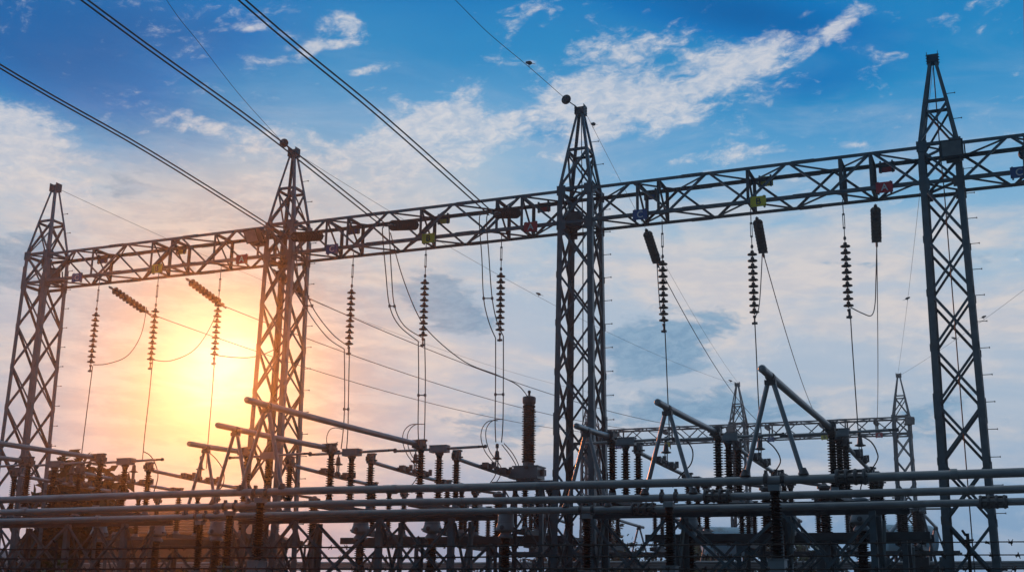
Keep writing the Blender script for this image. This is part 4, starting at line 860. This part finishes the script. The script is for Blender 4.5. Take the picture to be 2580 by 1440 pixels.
# ------------------------------------------------------------------ distant buildings and transformers
t = thing('house', 'low house with a brown tiled roof behind the left bay', 'house', (-55.5, 71, 0))
b = MB(); b.box((0, 0, 3.6), (13.5, 9, 7.2)); b.build('wall', TILE, t, False)
b = MB(); b.prism([V((-7.4, -5.2, 7.1)), V((7.4, -5.2, 7.1)), V((7.4, 5.2, 7.1)), V((-7.4, 5.2, 7.1))], [V((-4, -.2, 9.2)), V((4, -.2, 9.2)), V((4, .2, 9.2)), V((-4, .2, 9.2))])
for i in range(9): b.bar((-7.3+i*.36, -5.15+i*.53, 7.16+i*.222), (7.3-i*.36, -5.15+i*.53, 7.16+i*.222), .12, .07)
b.build('roof', TILE, t, False)
for x in (-4, 0, 4): b = MB(); b.box((x, -4.51, 4.6), (1.6, .06, 1.5)); b.build('window', GLASS, t, False)
t = thing('shed', 'pale blue-white shed glimpsed through the bush at the lower left', 'shed', (-62.5, 58, 0))
b = MB(); b.box((0, 0, 2.6), (8, 7, 5.2)); b.build('wall', TANKB, t, False)
b = MB(); b.prism([V((-4.3, -3.8, 5.2)), V((4.3, -3.8, 5.2)), V((4.3, 3.8, 5.2)), V((-4.3, 3.8, 5.2))], [V((-4.3, -.1, 6.0)), V((4.3, -.1, 6.0)), V((4.3, .1, 6.0)), V((-4.3, .1, 6.0))]); b.build('roof', TANKW, t, False)
b = MB(); b.box((1.2, -3.52, 2.2), (2.2, .06, 3.4)); b.build('door', GREYP, t, False)
def power_tr(x, y, rz, label):
    t = thing('power_transformer', label, 'transformer', (x, y, 0), 'power transformers with pale blue oil tanks', rz)
    b = MB(); b.box((0, 0, 2.2), (3.4, 2.0, 3.2)); b.box((0, 0, .35), (3.8, 2.2, .5)); b.build('main_tank', GREYP, t, False)
    for s in (-1, 1):
        b = MB(); b.box((0, s*1.1, 3.3), (3.0, .12, .12))
        for k in range(10): b.box((-1.4+k*.31, s*1.35, 2.2), (.05, .6, 2.4))
        b.build('radiator', GREYP, t, False)
    b = MB(); b.lathe((-1.5, 0, 5.95), [(.2, 0), (.58, .02), (.68, .10), (.70, .16), (.70, 2.4), (.66, 2.5), (.3, 2.56)], 28, (1, 0, 0)); cn = b.build('oil_conservator', TANKB, t)
    b = MB(); b.lathe((.75, 0, 5.95), [(.705, 0), (.72, .01), (.72, .06), (.705, .07)], 28, (1, 0, 0)); b.lathe((-1.50, 0, 5.95), [(.55, .0), (.55, -.02), (.3, -.06)], 28, (1, 0, 0)); b.box((.1, -.70, 5.95), (.16, .06, .5)); b.build('flange', TANKW, cn)
    b = MB()
    for x_ in (-1.0, .6):
        for s in (-1, 1): b.bar((x_, s*.4, 3.8), (x_, s*.4, 5.4), .12, .12)
        b.bar((x_, -.5, 5.30), (x_, .5, 5.30), .12, .1)
    b.tube([(.9, 0, 5.3), (.9, 0, 3.9)], .07, 8); b.build('conservator_stand', STEEL2, t, False)
    for k in range(3): b = MB(); b.lathe((-1.0+k*1.0, -.7, 3.8), column(1.1, .10, .17, .09), 12); b.build('bushing', PORC, t)
    return t
power_tr(-13.35, 60, .55, 'distant power transformer with a pale blue oil tank under the right bay')
power_tr(-5.15, 60, .55, 'distant power transformer with a pale blue oil tank beside the far end tower foot')

# ------------------------------------------------------------------ fence with barbed wire
FY = 9.0
def barbed(z, label, dz=0):
    rng = random.Random(int(z*100)); t = thing('barbed_wire', label, 'barbed wire', (0, FY, z+H), 'barbed wires of the front fence')
    b = MB(); n = 160; xs = [-14+i*.125 for i in range(n)]
    for ph in (0, math.pi): b.tube([(x, .003*math.cos(x*50+ph), .003*math.sin(x*50+ph)-.006*math.sin((x+.42)/3*math.pi)**2+dz*x) for x in xs], .0042, 5)
    x = -13.9
    while x < 5:
        for k in range(3):
            a = rng.uniform(0, 6.28); d = V((rng.uniform(-.012, .012), math.cos(a)*.022, math.sin(a)*.022)); c = V((x+k*.006, 0, dz*x-.004)); b.tube([c-d, c+d], .003, 4)
        b.tube([(x-.012, 0, dz*x-.004), (x+.016, 0, dz*x-.004)], .008, 5); x += .15+rng.uniform(-.02, .02)
    b.build('strand', RUST, t)
barbed(.52, 'topmost barbed wire of the front fence, lower right'); barbed(.435, 'middle barbed wire of the front fence, lower right'); barbed(.345, 'lowest visible barbed wire at the bottom edge')
def fpost(x, label):
    t = thing('fence_post', label, 'fence post', (x, FY+.03, 0), 'posts of the front fence')
    b = MB(); b.ang((0, 0, 0), (.0, 0, .58+H), (1, 0, 0), (0, 1, 0), .022, .004)
    for z in (.52, .435, .345): b.box((.01, -.012, z+H), (.05, .02, .012))
    b.build('post', RUST, t, False); b = MB(); b.bar((0, .0, .565+H), (-.02, -.02, .60+H), .012, .012); b.tube([(-.03, -.02, .53+H), (.05, -.02, .535+H)], .007, 5); b.build('clip', RUST, t, False)
fpost(-.42, 'thin rusty fence post with wires at the lower right'); fpost(3.2, 'fence post beyond the right edge of the photo'); fpost(-8.3, 'thin fence post in front of the braced tables'); fpost(-4.55, 'thin fence post near the picture centre bottom')

# ------------------------------------------------------------------ birds on the wires
def make_bird():
    t = thing('bird', '', 'bird', (0, 0, 0), 'small dark birds perched on the wires')
    b = MB(); n = 10
    b.lathe((-.105, 0, .075), [(.004, 0), (.022, .02), (.045, .06), (.052, .10), (.045, .14), (.034, .165), (.036, .185), (.030, .21), (.012, .225), (.006, .235), (.002, .25)], n, (1, 0, .42))
    b.build('body', FEATH, t)
    b = MB(); b.prism([V((-.10, -.016, .07)), V((-.10, .016, .07)), V((-.10, .016, .082)), V((-.10, -.016, .082))], [V((-.20, -.022, .025)), V((-.20, .022, .025)), V((-.20, .022, .031)), V((-.20, -.022, .031))]); b.build('tail', FEATH, t)
    b = MB()
    for s in (-1, 1): b.tube([(-.01, s*.018, .07), (.0, s*.018, .0)], .005, 5)
    b.build('leg', FEATH, t)
    return t
pb = make_bird()
for i, (p, rz, l) in enumerate(BIRDS): put_copy(pb, i, p, l, rz=rz)

# ------------------------------------------------------------------ haze volume added to imitate the warm lens flare around the sun
b = MB(); b.box((0, 65, 8.5), (524, 254, 19.0)); hz = None
hm = bpy.data.materials.new('haze'); hm.use_nodes = True; hn_ = hm.node_tree; hn_.nodes.clear()
pv = hn_.nodes.new('ShaderNodeVolumePrincipled'); mo = hn_.nodes.new('ShaderNodeOutputMaterial'); hn_.links.new(pv.outputs[0], mo.inputs['Volume'])
pv.inputs['Color'].default_value = (.92, .92, .94, 1); pv.inputs['Density'].default_value = HAZE_D; pv.inputs['Anisotropy'].default_value = HAZE_G
me = b.mesh('haze', hm, False); hz = bpy.data.objects.new('haze', me); COL.objects.link(hz); hz['kind'] = 'stuff'; hz['label'] = 'thin haze added to make the warm glow around the low sun'
